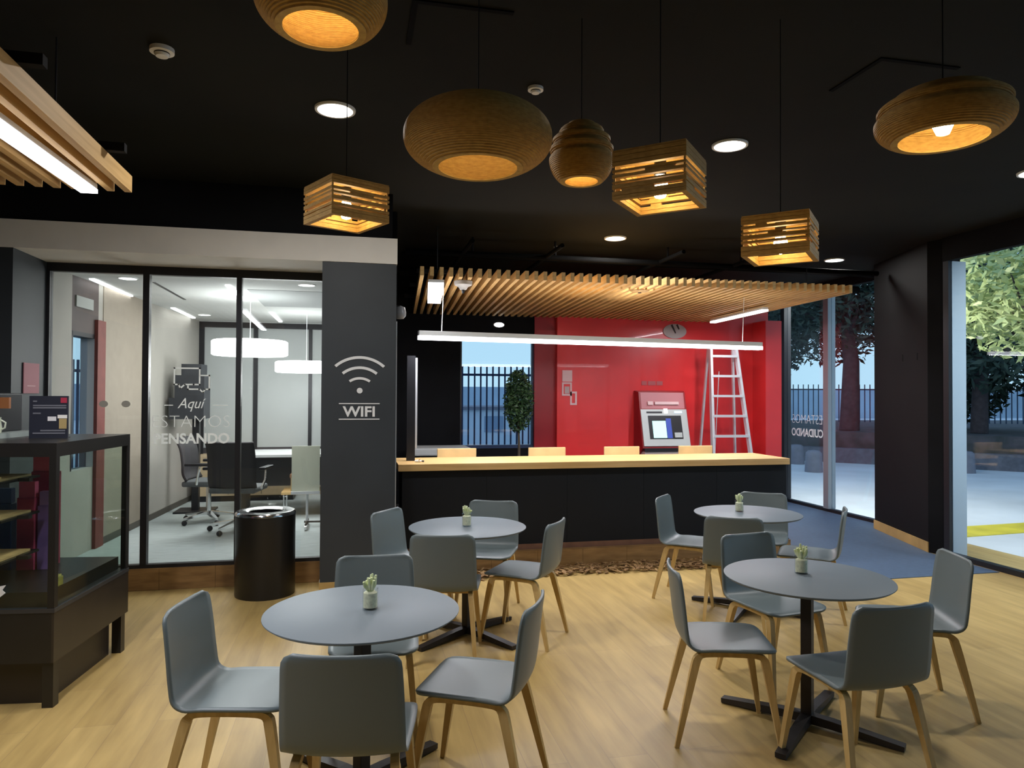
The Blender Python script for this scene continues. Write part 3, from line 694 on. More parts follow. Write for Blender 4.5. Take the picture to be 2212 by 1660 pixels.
slab('status_lamp', 0.0, 0.055, -0.194, 1.395, -0.176, 1.46, 0.014, emit('atm_lamp', (1, 0.9, 0.9), 1.5), fc)
slab('receipt_slot', 0.16, 0.28, -0.190, 1.395, -0.181, 1.425, 0.012, emit('atm_slot_lamp', (0.55, 0.7, 0.9), 0.7), fc)
part('shelf', (-0.36, -0.34, 0.86), (0.36, -0.05, 0.90), M_FRAME, am); part('lower_strip', (-0.34, -0.30, 0.80), (0.34, -0.02, 0.855), mat('atm_pale', (0.6, 0.5, 0.48), 0.5), am)
wm = thing('wall_wordmark', 'faint pink wording on the red wall above the cash machine', 'wall mark', (4.28, RV - 0.002, 1.83))
for a, b in ((-0.18, -0.10), (-0.08, 0.04), (0.055, 0.15)): part('mark', (a, -0.004, -0.03), (b, 0.0, 0.03), mat('pink_vinyl', (0.42, 0.09, 0.10), 0.6), wm)
lg = thing('wall_emblem', 'pale oval emblem with dark slanted strokes high on the red wall', 'emblem', (4.62, RV - 0.002, 2.60))
em = MB(); n_ = 40; ring = [(0.185 * math.cos(2 * PI * k / n_), 0.108 * math.sin(2 * PI * k / n_)) for k in range(n_)]
em.add([(x, 0, z) for x, z in ring] + [(x, -0.012, z) for x, z in ring], [tuple(range(n_)), tuple(range(2 * n_ - 1, n_ - 1, -1))] + [(i, (i + 1) % n_, n_ + (i + 1) % n_, n_ + i) for i in range(n_)])
em.build('oval_plate', mat('emblem_grey', (0.42, 0.36, 0.35), 0.5), lg)
for x0, z0, x1, z1 in ((-0.055, 0.095, 0.01, -0.03), (0.03, 0.10, 0.065, 0.03)):
    MB().bar([(x0, -0.015, z0), (x1, -0.015, z1)], (1, 0, 0), [0.03, 0.018], 0.006).build('stroke', mat('emblem_dark', (0.03, 0.012, 0.012), 0.6), lg)
pw = thing('wall_pictograms', 'two small white pictograms on the red panel left of the cash machine', 'wall mark', (2.95, RV - 0.102, 1.64))
M_PK = mat('pale_pictogram', (0.72, 0.48, 0.50), 0.6)
part('upper_plate', (-0.085, -0.004, 0.20), (0.06, 0, 0.36), M_PK, pw)
def frame_mark(x0, z0, x1, z1, w):
    m = MB(); m.box((x0, -0.005, z0), (x1, 0, z0 + w)); m.box((x0, -0.005, z1 - w), (x1, 0, z1)); m.box((x0, -0.005, z0 + w), (x0 + w, 0, z1 - w)); m.box((x1 - w, -0.005, z0 + w), (x1, 0, z1 - w)); return m
frame_mark(-0.09, 0.0, 0.055, 0.19, 0.024).build('middle_frame', M_PK, pw); part('middle_fill', (-0.05, -0.004, 0.03), (0.02, 0, 0.13), mat('pictogram_grey', (0.5, 0.36, 0.36), 0.6), pw)
frame_mark(0.03, -0.13, 0.13, 0.06, 0.026).build('lower_frame', M_PK, pw)

ld = thing('step_ladder', 'aluminium step ladder leaning open before the red wall', 'ladder', (5.10, 9.05, 0.0), math.radians(-4))
def lx(z, s): return s * (0.345 - 0.105 * z / 2.3) + (0.0 if s > 0 else 0.0)
LH = 2.38
for s_ in (-1, 1):
    MB().bar([(-0.20 if s_ < 0 else 0.46, 0.0, 0), (-0.19 if s_ < 0 else 0.18, 0.17, LH)], (1, 0, 0), 0.035, 0.075).build('front_stile', M_ALU, ld)
    MB().bar([(-0.22 if s_ < 0 else 0.42, 0.62, 0), (-0.19 if s_ < 0 else 0.17, 0.23, LH)], (1, 0, 0), 0.025, 0.045).build('rear_stile', M_ALU, ld)
for k in range(8):
    z = 0.22 + k * 0.282; q = z / LH
    part('tread', (-0.20 + 0.01 * q, 0.17 * q - 0.045, z), (0.46 - 0.28 * q, 0.17 * q + 0.055, z + 0.032), M_ALU, ld)
part('top_cap', (-0.215, 0.12, LH), (0.205, 0.28, LH + 0.03), M_ALU, ld)
MB().tube([(0.0, 0.5, 0.25), (0.0, 0.30, 2.0)], 0.006, 6).build('spreader', M_ALU, ld)

# small tree in a pot at the rear window
def leaf_cloud(n, centre, rad, size, seed, flat=False):
    r = random.Random(seed); m = MB()
    for _ in range(n):
        while True:
            p = Vector((r.uniform(-1, 1), r.uniform(-1, 1), r.uniform(-1, 1)))
            if 0.25 < p.length < 1: break
        c = Vector(centre) + Vector((p.x * rad[0], p.y * rad[1], p.z * rad[2]))
        d = Vector((r.gauss(0, 1), r.gauss(0, 1), r.gauss(0, 1) * .7 - .2)).normalized(); e = d.cross(Vector((r.gauss(0, 1), r.gauss(0, 1), r.gauss(0, 1)))).normalized()
        L = size * r.uniform(.6, 1.3); w = L * .32
        m.add([c - d * L, c + e * w, c + d * L, c - e * w], [(0, 1, 2, 3)])
    return m
pt = thing('potted_tree', 'slender dark green potted tree before the rear window', 'plant', (2.13, 9.2, 0.165))
M_LEAFD = mat('dark_leaf', (0.045, 0.10, 0.03), 0.5, col2=(0.02, 0.05, 0.02), scale=8)
MB().lathe([(0.0001, 0), (0.12, 0), (0.16, 0.30), (0.14, 0.30), (0.13, 0.26), (0.0001, 0.26)], 24).build('pot', M_FRAME, pt)
MB().tube([(0, 0, 0.25), (0.01, 0.0, 0.8), (-0.01, 0, 1.3)], [0.022, 0.018, 0.01], 8).build('trunk', mat('trunk_brown', (0.06, 0.045, 0.03), 0.8), pt)
tag(leaf_cloud(2600, (0.0, 0, 1.40), (0.20, 0.2, 0.42), 0.035, 9).build('foliage', M_LEAFD, pt, recalc=False), kind='stuff')

# ================================================================== WIFI SIGN
ws = thing('wifi_sign', 'white wifi symbol and WIFI lettering on the slate pillar', 'sign', (0.044, 5.898, 0.0))
M_SIGN = mat('white_sign', (0.78, 0.78, 0.77), 0.6)
for R, z0, hw, th in ((0.30, 1.955, 0.200, 0.022), (0.225, 1.872, 0.142, 0.022), (0.15, 1.785, 0.086, 0.02)):
    c = z0 - R; a0 = math.asin(hw / R); vs = []; fs = []; n_ = 24
    for k in range(n_ + 1):
        a = -a0 + 2 * a0 * k / n_
        for rr in (R - th, R):
            for y in (0.0, -0.004): vs.append((rr * math.sin(a), y, c + rr * math.cos(a)))
    for k in range(n_):
        o = k * 4
        fs += [(o, o + 4, o + 6, o + 2), (o + 1, o + 3, o + 7, o + 5), (o, o + 1, o + 5, o + 4), (o + 2, o + 6, o + 7, o + 3)]
    MB().add(vs, fs).build('arc', M_SIGN, ws)
dt = MB(); n_ = 24
dt.add([(0.023 * math.cos(2 * PI * k / n_), -0.004, 1.675 + 0.023 * math.sin(2 * PI * k / n_)) for k in range(n_)] + [(0.023 * math.cos(2 * PI * k / n_), 0, 1.675 + 0.023 * math.sin(2 * PI * k / n_)) for k in range(n_)],
       [tuple(range(n_)), tuple(range(2 * n_ - 1, n_ - 1, -1))] + [(i, (i + 1) % n_, n_ + (i + 1) % n_, n_ + i) for i in range(n_)])
dt.build('dot', M_SIGN, ws)
part('rule', (-0.163, -0.004, 1.566), (0.160, 0, 1.574), M_SIGN, ws); part('rule', (-0.163, -0.004, 1.440), (0.160, 0, 1.448), M_SIGN, ws)
text('lettering', 'WIFI', 0.115, M_SIGN, ws, (0.0, -0.002, 1.467), (PI / 2, 0, 0), width=0.255, offset=0.003)

# ================================================================== GLASS LETTERING
gl = thing('glass_lettering', 'white speech bubbles and lettering on the middle pane of the glass front', 'lettering', (0, 6.508, 0.0))
M_GL = bpy.data.materials.new('vinyl_on_glass'); M_GL.use_nodes = True
_n = M_GL.node_tree.nodes; _l = M_GL.node_tree.links; _n.clear()
_o = _n.new('ShaderNodeOutputMaterial'); _m = _n.new('ShaderNodeMixShader'); _d = _n.new('ShaderNodeBsdfDiffuse'); _t = _n.new('ShaderNodeBsdfTranslucent')
_d.inputs[0].default_value = (0.95, 0.95, 0.93, 1); _t.inputs[0].default_value = (0.95, 0.95, 0.93, 1); _m.inputs[0].default_value = 0.5
_l.new(_d.outputs[0], _m.inputs[1]); _l.new(_t.outputs[0], _m.inputs[2]); _l.new(_m.outputs[0], _o.inputs[0])
def outline(pts, w, name):
    P = [Vector((x, 0, z)) for x, z in pts]; m = MB()
    for i in range(len(P) - 1):
        d = (P[i + 1] - P[i]).normalized() * w * .5
        m.bar([P[i] - d, P[i + 1] + d], (d.z, 0, -d.x), w, 0.002)
    return m.build(name, M_GL, gl)
outline([(-1.335, 1.722), (-1.288, 1.722), (-1.288, 1.860), (-1.488, 1.860), (-1.488, 1.722), (-1.455, 1.722), (-1.440, 1.690), (-1.405, 1.722), (-1.335, 1.722)], 0.012, 'speech_bubble')
outline([(-1.280, 1.800), (-1.210, 1.800), (-1.210, 1.682), (-1.245, 1.682), (-1.258, 1.655), (-1.290, 1.682), (-1.380, 1.682), (-1.380, 1.708)], 0.012, 'speech_bubble')
text('script_word', 'Aquí', 0.125, M_GL, gl, (-1.36, 0, 1.520), (PI / 2, 0, 0), width=0.225, shear=0.35, extrude=0.0006)
outline([(-1.178, 1.545), (-1.062, 1.545)], 0.008, 'dash'); outline([(-1.56, 1.545), (-1.50, 1.545)], 0.008, 'dash')
text('light_word', 'ESTAMOS', 0.150, M_GL, gl, (-1.352, 0, 1.357), (PI / 2, 0, 0), width=0.612, offset=-0.0035, extrude=0.0006)
text('bold_word', 'PENSANDO', 0.120, M_GL, gl, (-1.345, 0, 1.222), (PI / 2, 0, 0), width=0.60, offset=0.0035, extrude=0.0006)
g2 = thing('glass_stickers', 'pair of small pale stickers on the left pane of the glass front', 'sticker', (0, 6.508, 0.0))
for x in (-2.03, -1.86): MB().add([(x + 0.035 * math.cos(a * PI / 6), -0.001, 1.555 + 0.028 * math.sin(a * PI / 6)) for a in range(12)] + [(x + 0.035 * math.cos(a * PI / 6), 0.001, 1.555 + 0.028 * math.sin(a * PI / 6)) for a in range(12)],
        [tuple(range(12)), tuple(range(23, 11, -1))] + [(i, (i + 1) % 12, 12 + (i + 1) % 12, 12 + i) for i in range(12)]).build('sticker', mat('faint_vinyl', (0.5, 0.48, 0.42), 0.7), g2)
gf = thing('facade_lettering', 'reversed white lettering on the far glass facade', 'lettering', (6.65, 9.50, 0.0))
ro = (PI / 2, 0, PI / 2)
text('light_word', 'ESTAMOS', 0.20, M_GL, gf, (0, 0, 1.235), ro, width=0.72, offset=-0.004, extrude=0.0006)
text('bold_word', 'CUIDANDO', 0.165, M_GL, gf, (0, 0, 1.045), ro, width=0.76, offset=0.004, extrude=0.0006)
po = thing('pink_notice', 'small dusty pink notice on the side of the left pillar', 'notice', (-2.455, 6.22, 1.64))
part('sheet', (0, -0.14, 0), (0.006, 0.13, 0.235), mat('dusty_pink', (0.42, 0.17, 0.20), 0.7), po); part('printed_line', (0.006, -0.08, 0.055), (0.007, 0.06, 0.060), M_PK, po)

# ================================================================== WASTE BIN, CAMERAS
bn = thing('waste_bin', 'tall black waste bin with a chrome rim before the glass front', 'bin', (-0.705, 6.20, 0.0))
MB().lathe([(0.0001, 0.0), (0.235, 0.0), (0.237, 0.01), (0.237, 0.655), (0.225, 0.655), (0.225, 0.02), (0.0001, 0.02)], 48).build('body', mat('bin_black', (0.012, 0.011, 0.010), 0.4), bn)
MB().lathe([(0.135, 0.672), (0.16, 0.688), (0.228, 0.684), (0.240, 0.668), (0.240, 0.655), (0.150, 0.655), (0.135, 0.672)], 48, cap=False).build('rim', M_CHROME, bn)
MB().lathe([(0.0001, 0.60), (0.150, 0.60), (0.150, 0.655), (0.149, 0.655), (0.149, 0.602), (0.0001, 0.602)], 32, cap=False).build('inner_well', M_BLACK, bn)
sc_ = thing('security_camera', 'small grey security camera on the edge of the wifi pillar', 'camera', (0.385, 6.25, 2.36))
MB().lathe([(0.0001, -0.06), (0.03, -0.055), (0.05, -0.03), (0.052, 0.0), (0.04, 0.045), (0.0001, 0.06)], 20).build('dome', mat('cam_grey', (0.32, 0.33, 0.36), 0.3), sc_)
part('bracket', (-0.05, -0.02, -0.01), (-0.0, 0.02, 0.06), M_FRAME, sc_)
ap = thing('ceiling_sensor', 'grey bracketed sensor under the left part of the counter canopy', 'sensor', (1.02, 6.80, 2.745))
MB().lathe([(0.0001, -0.085), (0.03, -0.085), (0.045, -0.06), (0.085, -0.04), (0.09, -0.005), (0.0001, -0.002)], 24).build('housing', mat('sensor_grey', (0.5, 0.48, 0.45), 0.5), ap)
MB().lathe([(0.0001, -0.12), (0.012, -0.118), (0.016, -0.10), (0.014, -0.085)], 12).build('lens', M_FRAME, ap)
a2 = thing('access_point', 'flat disc access point under the middle of the counter canopy', 'access point', (2.90, 6.95, 2.745))
MB().lathe([(0.0001, -0.022), (0.08, -0.02), (0.1, -0.008), (0.1, -0.001), (0.0001, -0.001)], 24).build('housing', M_SLAT, a2)
MB().lathe([(0.0001, -0.03), (0.018, -0.028), (0.02, -0.022)], 12).build('button', M_FRAME, a2)

# ================================================================== DISPLAY CASE
dc = thing('display_case', 'black framed glass pastry display case at the left edge', 'display case', (-1.515, 4.15, 0.0), math.radians(-6.8))
M_DC = mat('case_black', (0.014, 0.013, 0.012), 0.35, var=0.1)
M_DCB = mat('case_brown_panel', (0.030, 0.024, 0.019), 0.3, var=0.1)
XL = -1.15; YD = 0.886
part('toe_base', (XL + 0.1, 0.09, 0.0), (-0.075, YD - 0.09, 0.24), mat('case_toe', (0.028, 0.022, 0.017), 0.4), dc)
part('leg', (-0.065, 0.02, 0.0), (-0.01, 0.075, 0.24), M_DC, dc); part('leg', (-0.065, YD - 0.075, 0.0), (-0.01, YD - 0.02, 0.24), M_DC, dc)
part('leg', (XL + 0.01, 0.02, 0.0), (XL + 0.065, 0.075, 0.24), M_DC, dc); part('leg', (XL + 0.01, YD - 0.075, 0.0), (XL + 0.065, YD - 0.02, 0.24), M_DC, dc)
part('body', (XL, 0.0, 0.24), (-0.012, YD, 0.50), M_DC, dc)
part('side_panel', (-0.012, 0.0, 0.24), (0.0, YD, 0.50), M_DCB, dc)
part('deck_trim', (XL, -0.004, 0.50), (0.004, YD, 0.522), mat('case_trim', (0.06, 0.06, 0.062), 0.35, metal=0.4), dc)
for x0, y0 in ((-0.035, 0.0), (-0.035, YD - 0.035), (XL, 0.0), (XL, YD - 0.035)):
    part('corner_post', (x0, y0, 0.522), (x0 + 0.035, y0 + 0.035, 1.31), M_DC, dc)
part('top_frame', (XL, 0.0, 1.31), (0.0, YD, 1.382), M_DC, dc)
part('side_glass', (-0.012, 0.035, 0.522), (-0.006, YD - 0.035, 1.31), M_GLASSC, dc)
part('front_glass', (XL + 0.035, 0.008, 0.522), (-0.035, 0.014, 1.31), M_GLASSC, dc)
part('back_glass', (XL + 0.035, YD - 0.014, 0.522), (-0.035, YD - 0.008, 1.31), M_GLASSC, dc)
part('interior_base', (XL + 0.035, 0.03, 0.522), (-0.05, YD - 0.03, 0.60), M_DC, dc)
for z in (0.735, 0.955, 1.160):
    sh = part('shelf', (XL + 0.04, 0.06, z), (-0.30, 0.42, z + 0.012), M_DC, dc)
    part('shelf_bracket', (-0.30, 0.20, z), (-0.24, 0.235, z + 0.018), M_DC, dc)
M_TRAY = mat('tray_wood', (0.55, 0.36, 0.15), 0.55, var=0.2, scale=8)
R_ = Matrix.Rotation(math.radians(-6.8), 4, 'Z')
def dcp(x, y, z): p = R_ @ Vector((x, y, 0)); return (-1.515 + p.x, 4.15 + p.y, z)
for z, lb in ((0.748, 'bottom'), (0.968, 'middle'), (1.173, 'top')):
    tr = thing('wooden_tray', 'flat wooden tray on the %s shelf of the display case' % lb, 'tray', dcp(-0.56, 0.23, z), math.radians(-6.8), 'trays in the display case')
    part('board', (-0.24, -0.14, 0), (0.24, 0.14, 0.012), M_TRAY, tr)
    part('lip', (-0.24, -0.15, 0), (0.24, -0.14, 0.024), M_TRAY, tr)
def packet(name, label, x, y, z, w, d, h, col):
    t = thing(name, label, 'packet', dcp(x, y, z), math.radians(-6.8), 'packets in the display case')
    m = mat('packet_%s' % label.split()[0], col, 0.45, var=0.1)
    part('box', (-w / 2, -d / 2, 0), (w / 2, d / 2, h * 0.82), m, t, bevel=0.004); part('flap', (-w / 2 + .006, -d / 2 + .01, h * 0.82), (w / 2 - .006, d / 2 - .01, h), mat('packet_flap_%s' % label.split()[0], tuple(min(1, c * 1.5 + .05) for c in col), 0.45), t)
packet('snack_packet', 'pink packet behind the shelves of the display case', -0.43, 0.55, 0.60, 0.10, 0.06, 0.52, (0.42, 0.05, 0.12))
packet('snack_packet', 'purple packet beside the pink one in the display case', -0.325, 0.56, 0.60, 0.09, 0.06, 0.46, (0.22, 0.12, 0.34))
packet('snack_packet', 'navy blue packet at the left inside the display case', -0.61, 0.55, 0.60, 0.20, 0.06, 0.48, (0.02, 0.06, 0.18))
packet('snack_packet', 'tall rose packet reaching the upper shelf of the display case', -0.40, 0.68, 0.60, 0.15, 0.05, 0.69, (0.50, 0.08, 0.13))
packet('snack_packet', 'yellow packet low behind the side glass of the display case', -0.07, 0.16, 0.60, 0.04, 0.06, 0.06, (0.35, 0.32, 0.08))
lbk = thing('price_label', 'torn white label at the lower left of the display case', 'label', dcp(-0.285, -0.006, 0.565), math.radians(-6.8))
MB().add([(-0.06, 0, 0), (0.02, 0, 0.02), (0.05, 0, 0.045), (0.035, 0, 0.06), (0.052, 0, 0.085), (0.0, 0, 0.075), (-0.06, 0, 0.06), (-0.06, -.002, 0), (0.02, -.002, 0.02), (0.05, -.002, 0.045), (0.035, -.002, 0.06), (0.052, -.002, 0.085), (0.0, -.002, 0.075), (-0.06, -.002, 0.06)],
        [tuple(range(7)), tuple(range(13, 6, -1))] + [(i, (i + 1) % 7, 7 + (i + 1) % 7, 7 + i) for i in range(7)]).build('paper', M_WHITE, lbk)
# things on top of the case
mn = thing('menu_card', 'dark menu card with a picture of cups on the display case', 'sign', dcp(-0.25, 0.44, 1.382), math.radians(-2))
part('board', (-0.12, 0, 0.0), (0.085, 0.012, 0.245), mat('menu_navy', (0.016, 0.018, 0.03), 0.5), mn)
part('foot', (-0.11, 0.012, 0.0), (0.075, 0.06, 0.006), M_FRAME, mn)
part('red_tab', (0.045, -0.002, 0.205), (0.078, 0, 0.235), mat('tab_red', (0.4, 0.03, 0.06), 0.5), mn)
for z, x0, x1 in ((0.185, -0.10, 0.075), (0.172, -0.10, 0.075), (0.140, -0.10, -0.06), (0.21, -0.10, -0.08), (0.04, -0.06, 0.07), (0.025, -0.1, 0.07)):
    part('printed_bar', (x0, -0.002, z), (x1, 0, z + 0.008), mat('menu_print', (0.16, 0.16, 0.18), 0.6), mn)
for x, w, z0, h, c in ((0.0, 0.045, 0.10, 0.025, (0.75, 0.72, 0.70)), (0.055, 0.05, 0.115, 0.02, (0.85, 0.8, 0.72)), (0.058, 0.04, 0.055, 0.058, (0.42, 0.30, 0.12))):
    part('printed_cup', (x - w / 2, -0.002, z0), (x + w / 2, 0, z0 + h), mat('menu_cup_%d' % int(c[0] * 100), c, 0.6), mn)
cm = thing('coffee_machine', 'black and steel coffee machine at the left frame edge on the display case', 'coffee machine', dcp(-0.68, 0.50, 1.382), math.radians(-6.8))
part('body', (-0.26, -0.02, 0.03), (0.10, 0.25, 0.26), M_FRAME, cm, bevel=0.01); part('drip_tray', (-0.26, -0.14, 0.0), (0.18, 0.25, 0.03), mat('tray_grey', (0.30, 0.34, 0.32), 0.4), cm)
part('brew_head', (-0.2, -0.10, 0.19), (0.06, -0.02, 0.245), M_FRAME, cm); part('chrome_band', (-0.24, -0.105, 0.17), (0.04, -0.08, 0.185), M_CHROME, cm)
part('orange_badge', (0.10, 0.0, 0.17), (0.16, 0.02, 0.235), mat('badge_orange', (0.32, 0.12, 0.04), 0.5), cm)
jg = thing('milk_jug', 'pale milk jug under the coffee machine', 'jug', dcp(-0.545, 0.40, 1.413))
MB().lathe([(0.0001, 0), (0.038, 0), (0.042, 0.03), (0.035, 0.075), (0.038, 0.09), (0.034, 0.09), (0.031, 0.075), (0.036, 0.03), (0.0001, 0.006)], 20).build('body', mat('jug_cream', (0.55, 0.58, 0.45), 0.4), jg)
MB().tube([(0.038, 0, 0.075), (0.062, 0, 0.06), (0.058, 0, 0.03), (0.04, 0, 0.02)], 0.005, 6).build('handle', MATS['jug_cream'], jg)

# ================================================================== MEETING ROOM CONTENTS
def drum(label, u, v, z, r, h, w):
    t = thing('drum_pendant', label, 'pendant lamp', (u, v, z), 0, 'drum pendants in the meeting room')
    MB().lathe([(0.0001, 0), (r * 0.95, 0), (r, 0.012), (r, h - 0.012), (r * 0.95, h), (0.0001, h)], 48).build('drum', E_ROOM, t)
    MB().tube([(0, 0, h), (0, 0, 2.69 - z)], 0.004, 6).build('cable', M_ALU, t)
    lamp_point('lamp_light', (0, 0, -0.15), w, (1, 1, 1), 0.2, t)
drum('glowing white drum pendant in the meeting room, nearer one', -1.085, 8.0, 2.05, 0.385, 0.16, 26)
drum('glowing white drum pendant in the meeting room, farther one beside the pillar', -0.60, 9.5, 1.92, 0.385, 0.14, 26)
def room_bar(label, u, v, L, ang=PI / 2):
    t = thing('ceiling_strip_light', label, 'strip light', (u, v, 2.6895), ang, 'strip lights in the meeting room')
    part('diffuser', (-L / 2, -0.022, -0.012), (L / 2, 0.022, 0.0), E_ROOM, t); part('end_cap', (L / 2, -0.024, -0.014), (L / 2 + 0.01, 0.024, 0.0), M_WHITE, t)
room_bar('strip light in the meeting room ceiling behind the left pane', -2.34, 7.72, 1.15)
room_bar('strip light in the meeting room ceiling above the dark stepped cabinet', -2.16, 9.9, 1.15)
room_bar('strip light in the meeting room ceiling crossed by the right mullion', -1.19, 7.8, 1.15)
room_bar('strip light in the meeting room ceiling above the farther drum', -1.04, 10.1, 1.2)
def room_down(label, u, v, r=0.075):
    t = thing('recessed_light', label, 'downlight', (u, v, 2.6895), 0, 'recessed lights in the meeting room')
    MB().lathe([(0.0001, -0.006), (r, -0.006), (r, -0.0005), (0.0001, -0.0005)], 24).build('diffuser', E_ROOM, t)
    MB().lathe([(r, -0.008), (r * 1.12, -0.006), (r * 1.12, 0)], 24, cap=False).build('trim_ring', M_WHITE, t)
room_down('recessed round light behind the left pane', -2.01, 7.04); room_down('recessed round light near the wifi pillar in the meeting room', -0.45, 7.05)
room_down('recessed round light above the stepped cabinet', -1.94, 10.06, 0.075)
lamp_area('meeting_room_ceiling_light', (-1.1, 8.6, 2.67), 1.4, 30, (1.0, 1.0, 0.97), None, size_y=3.0)
sp = bpy.data.lights.new('wall_washer', 'SPOT'); sp.energy = 60; sp.spot_size = math.radians(38); sp.spot_blend = 0.7; sp.shadow_soft_size = 0.03; sp.color = (1, 0.97, 0.88)
so = bpy.data.objects.new('wall_washer', sp); C.objects.link(so); so.location = (-2.05, 9.35, 2.66); so.rotation_euler = (0, math.radians(-13), 0)
# dark stepped cabinet / screens on the side wall
sb = thing('stepped_cabinet', 'dark stepped stack of boxes by the meeting room side wall', 'cabinet', (-1.95, 9.55, RF))
M_SC = mat('cabinet_charcoal', (0.03, 0.033, 0.04), 0.5, var=0.15)
part('lower_box', (-0.26, -0.15, 1.16), (0.14, 0.25, 1.42), M_SC, sb); part('middle_box', (-0.20, -0.13, 1.42), (0.14, 0.25, 1.70), M_SC, sb); part('upper_box', (-0.13, -0.11, 1.70), (0.10, 0.25, 1.84), M_SC, sb)
part('stand', (-0.02, 0.0, 0.0), (0.06, 0.1, 1.16), M_FRAME, sb); part('foot_plate', (-0.2, -0.15, 0.0), (0.25, 0.25, 0.02), M_FRAME, sb)
# meeting table
mt = thing('meeting_table', 'long grey meeting table behind the office chairs', 'table', (-0.75, 9.55, RF))
part('tabletop', (-0.75, -0.45, 0.70), (0.85, 0.45, 0.735), mat('grey_top', (0.50, 0.52, 0.52), 0.4), mt, bevel=0.004)
for s_ in (-0.6, 0.7): part('leg', (s_ - 0.03, -0.35, 0.0), (s_ + 0.03, 0.35, 0.70), M_STEEL, mt)
part('modesty_panel', (-0.57, 0.0, 0.3), (0.67, 0.03, 0.70), mat('panel_dark', (0.06, 0.06, 0.07), 0.5), mt)
cb = thing('low_cabinet', 'low tan cabinet at the back partition of the meeting room', 'cabinet', (-1.55, 10.55, RF))
part('body', (-0.55, -0.2, 0.08), (0.75, 0.25, 0.62), mat('tan_cabinet', (0.52, 0.40, 0.25), 0.6, var=0.06), cb); part('plinth', (-0.53, -0.17, 0.0), (0.73, 0.25, 0.08), M_FRAME, cb)
for x in (-0.12, 0.31): part('door_gap', (x, -0.203, 0.1), (x + 0.006, -0.2, 0.6), M_FRAME, cb)
cx_ = thing('cardboard_box', 'tan cardboard box standing behind the flip chart', 'box', (-0.62, 9.0, RF + 0.30))
part('carton', (-0.12, 0, 0), (0.2, 0.25, 0.16), mat('carton', (0.45, 0.33, 0.15), 0.7), cx_); part('lid', (-0.13, -0.01, 0.16), (0.21, 0.26, 0.20), mat('carton_lid', (0.28, 0.15, 0.08), 0.7), cx_)
lt = thing('low_trolley', 'small trolley carrying the cardboard box', 'trolley', (-0.56, 9.1, RF))
part('shelf', (-0.28, -0.2, 0.27), (0.32, 0.25, 0.30), M_STOOL, lt)
for x in (-0.25, 0.28):
    for y in (-0.17, 0.2): MB().tube([(x, y, 0.0), (x, y, 0.27)], 0.012, 8).build('leg', M_CHROME, lt)
def office_chair(label, loc, rz):
    t = thing('office_chair', label, 'chair', loc, rz, 'mesh office chairs')
    vs = []; fs = []
    prof = catmull([(-0.20, 0.50), (-0.24, 0.58), (-0.245, 0.70), (-0.27, 0.86), (-0.33, 0.98)], 4); m_ = 8
    for i, (x, z) in enumerate(prof):
        for j in range(m_ + 1):
            s_ = -1 + 2 * j / m_; vs.append((x + 0.05 * s_ * s_, s_ * 0.24, z))
    for i in range(len(prof) - 1):
        for j in range(m_): fs.append((i * (m_ + 1) + j, i * (m_ + 1) + j + 1, (i + 1) * (m_ + 1) + j + 1, (i + 1) * (m_ + 1) + j))
    o = MB().add(vs, fs, True).build('backrest', mat('office_mesh', (0.035, 0.033, 0.036), 0.7), t, recalc=False)
    q = o.modifiers.new('thickness', 'SOLIDIFY'); q.thickness = 0.025
    part('seat', (-0.22, -0.24, 0.43), (0.25, 0.24, 0.49), mat('office_seat', (0.10, 0.11, 0.115), 0.7), t, bevel=0.02)
    for s_ in (-1, 1):
        MB().tube([(-0.05, s_ * 0.25, 0.46), (-0.02, s_ * 0.29, 0.56), (0.0, s_ * 0.29, 0.67)], 0.014, 8).build('arm_post', M_CHROME, t)
        part('armrest', (-0.16, s_ * 0.29 - 0.035, 0.67), (0.16, s_ * 0.29 + 0.035, 0.70), M_FRAME, t, bevel=0.008)
    MB().tube([(0, 0, 0.09), (0, 0, 0.43)], 0.028, 12).build('gas_column', M_CHROME, t)
    for k in range(5):
        a = k * 2 * PI / 5 + 0.3
        b = MB().bar([(0, 0, 0.115), (0.30 * math.cos(a), 0.30 * math.sin(a), 0.075)], (-math.sin(a), math.cos(a), 0), [0.055, 0.03], [0.04, 0.022]).build('base_arm', M_CHROME, t)
        MB().lathe([(0.0001, -0.02), (0.022, -0.02), (0.03, -0.006), (0.03, 0.006), (0.022, 0.02), (0.0001, 0.02)], 14).build('castor', M_FRAME, b, loc=(0.30 * math.cos(a), 0.30 * math.sin(a), 0.032)).rotation_euler = (PI / 2, 0, a)
    return t
oc = office_chair('mesh office chair in the middle of the meeting room, back turned', (-1.20, 8.10, RF), math.radians(80))
dup(oc, (-1.62, 8.75, RF), math.radians(-8), 'mesh office chair at the left of the meeting room, seen from its side')
fcj = thing('flip_chart', 'pale flip chart board on a wheeled stand in the meeting room', 'flip chart', (-0.50, 8.2, RF), 0)
part('board', (-0.165, 0, 0.40), (0.135, 0.02, 0.90), mat('flip_cream', (0.56, 0.58, 0.47), 0.6), fcj); part('tray', (-0.17, -0.03, 0.37), (0.14, 0.02, 0.40), M_ALU, fcj)
MB().tube([(0.0, 0.03, 0.85), (0.0, 0.03, 0.06)], 0.014, 8).build('post', M_ALU, fcj); MB().tube([(-0.03, 0.03, 0.06), (0.35, 0.05, 0.05)], 0.012, 8).build('foot_bar', M_FRAME, fcj)
MB().tube([(0.0, -0.2, 0.06), (0.0, 0.2, 0.06)], 0.012, 8).build('foot_bar', M_FRAME, fcj)
for y in (-0.2, 0.2): MB().lathe([(0.0001, -0.012), (0.028, -0.012), (0.028, 0.012), (0.0001, 0.012)], 14).build('castor', M_CHROME, fcj, loc=(0.0, y, 0.03)).rotation_euler = (0, PI / 2, 0)

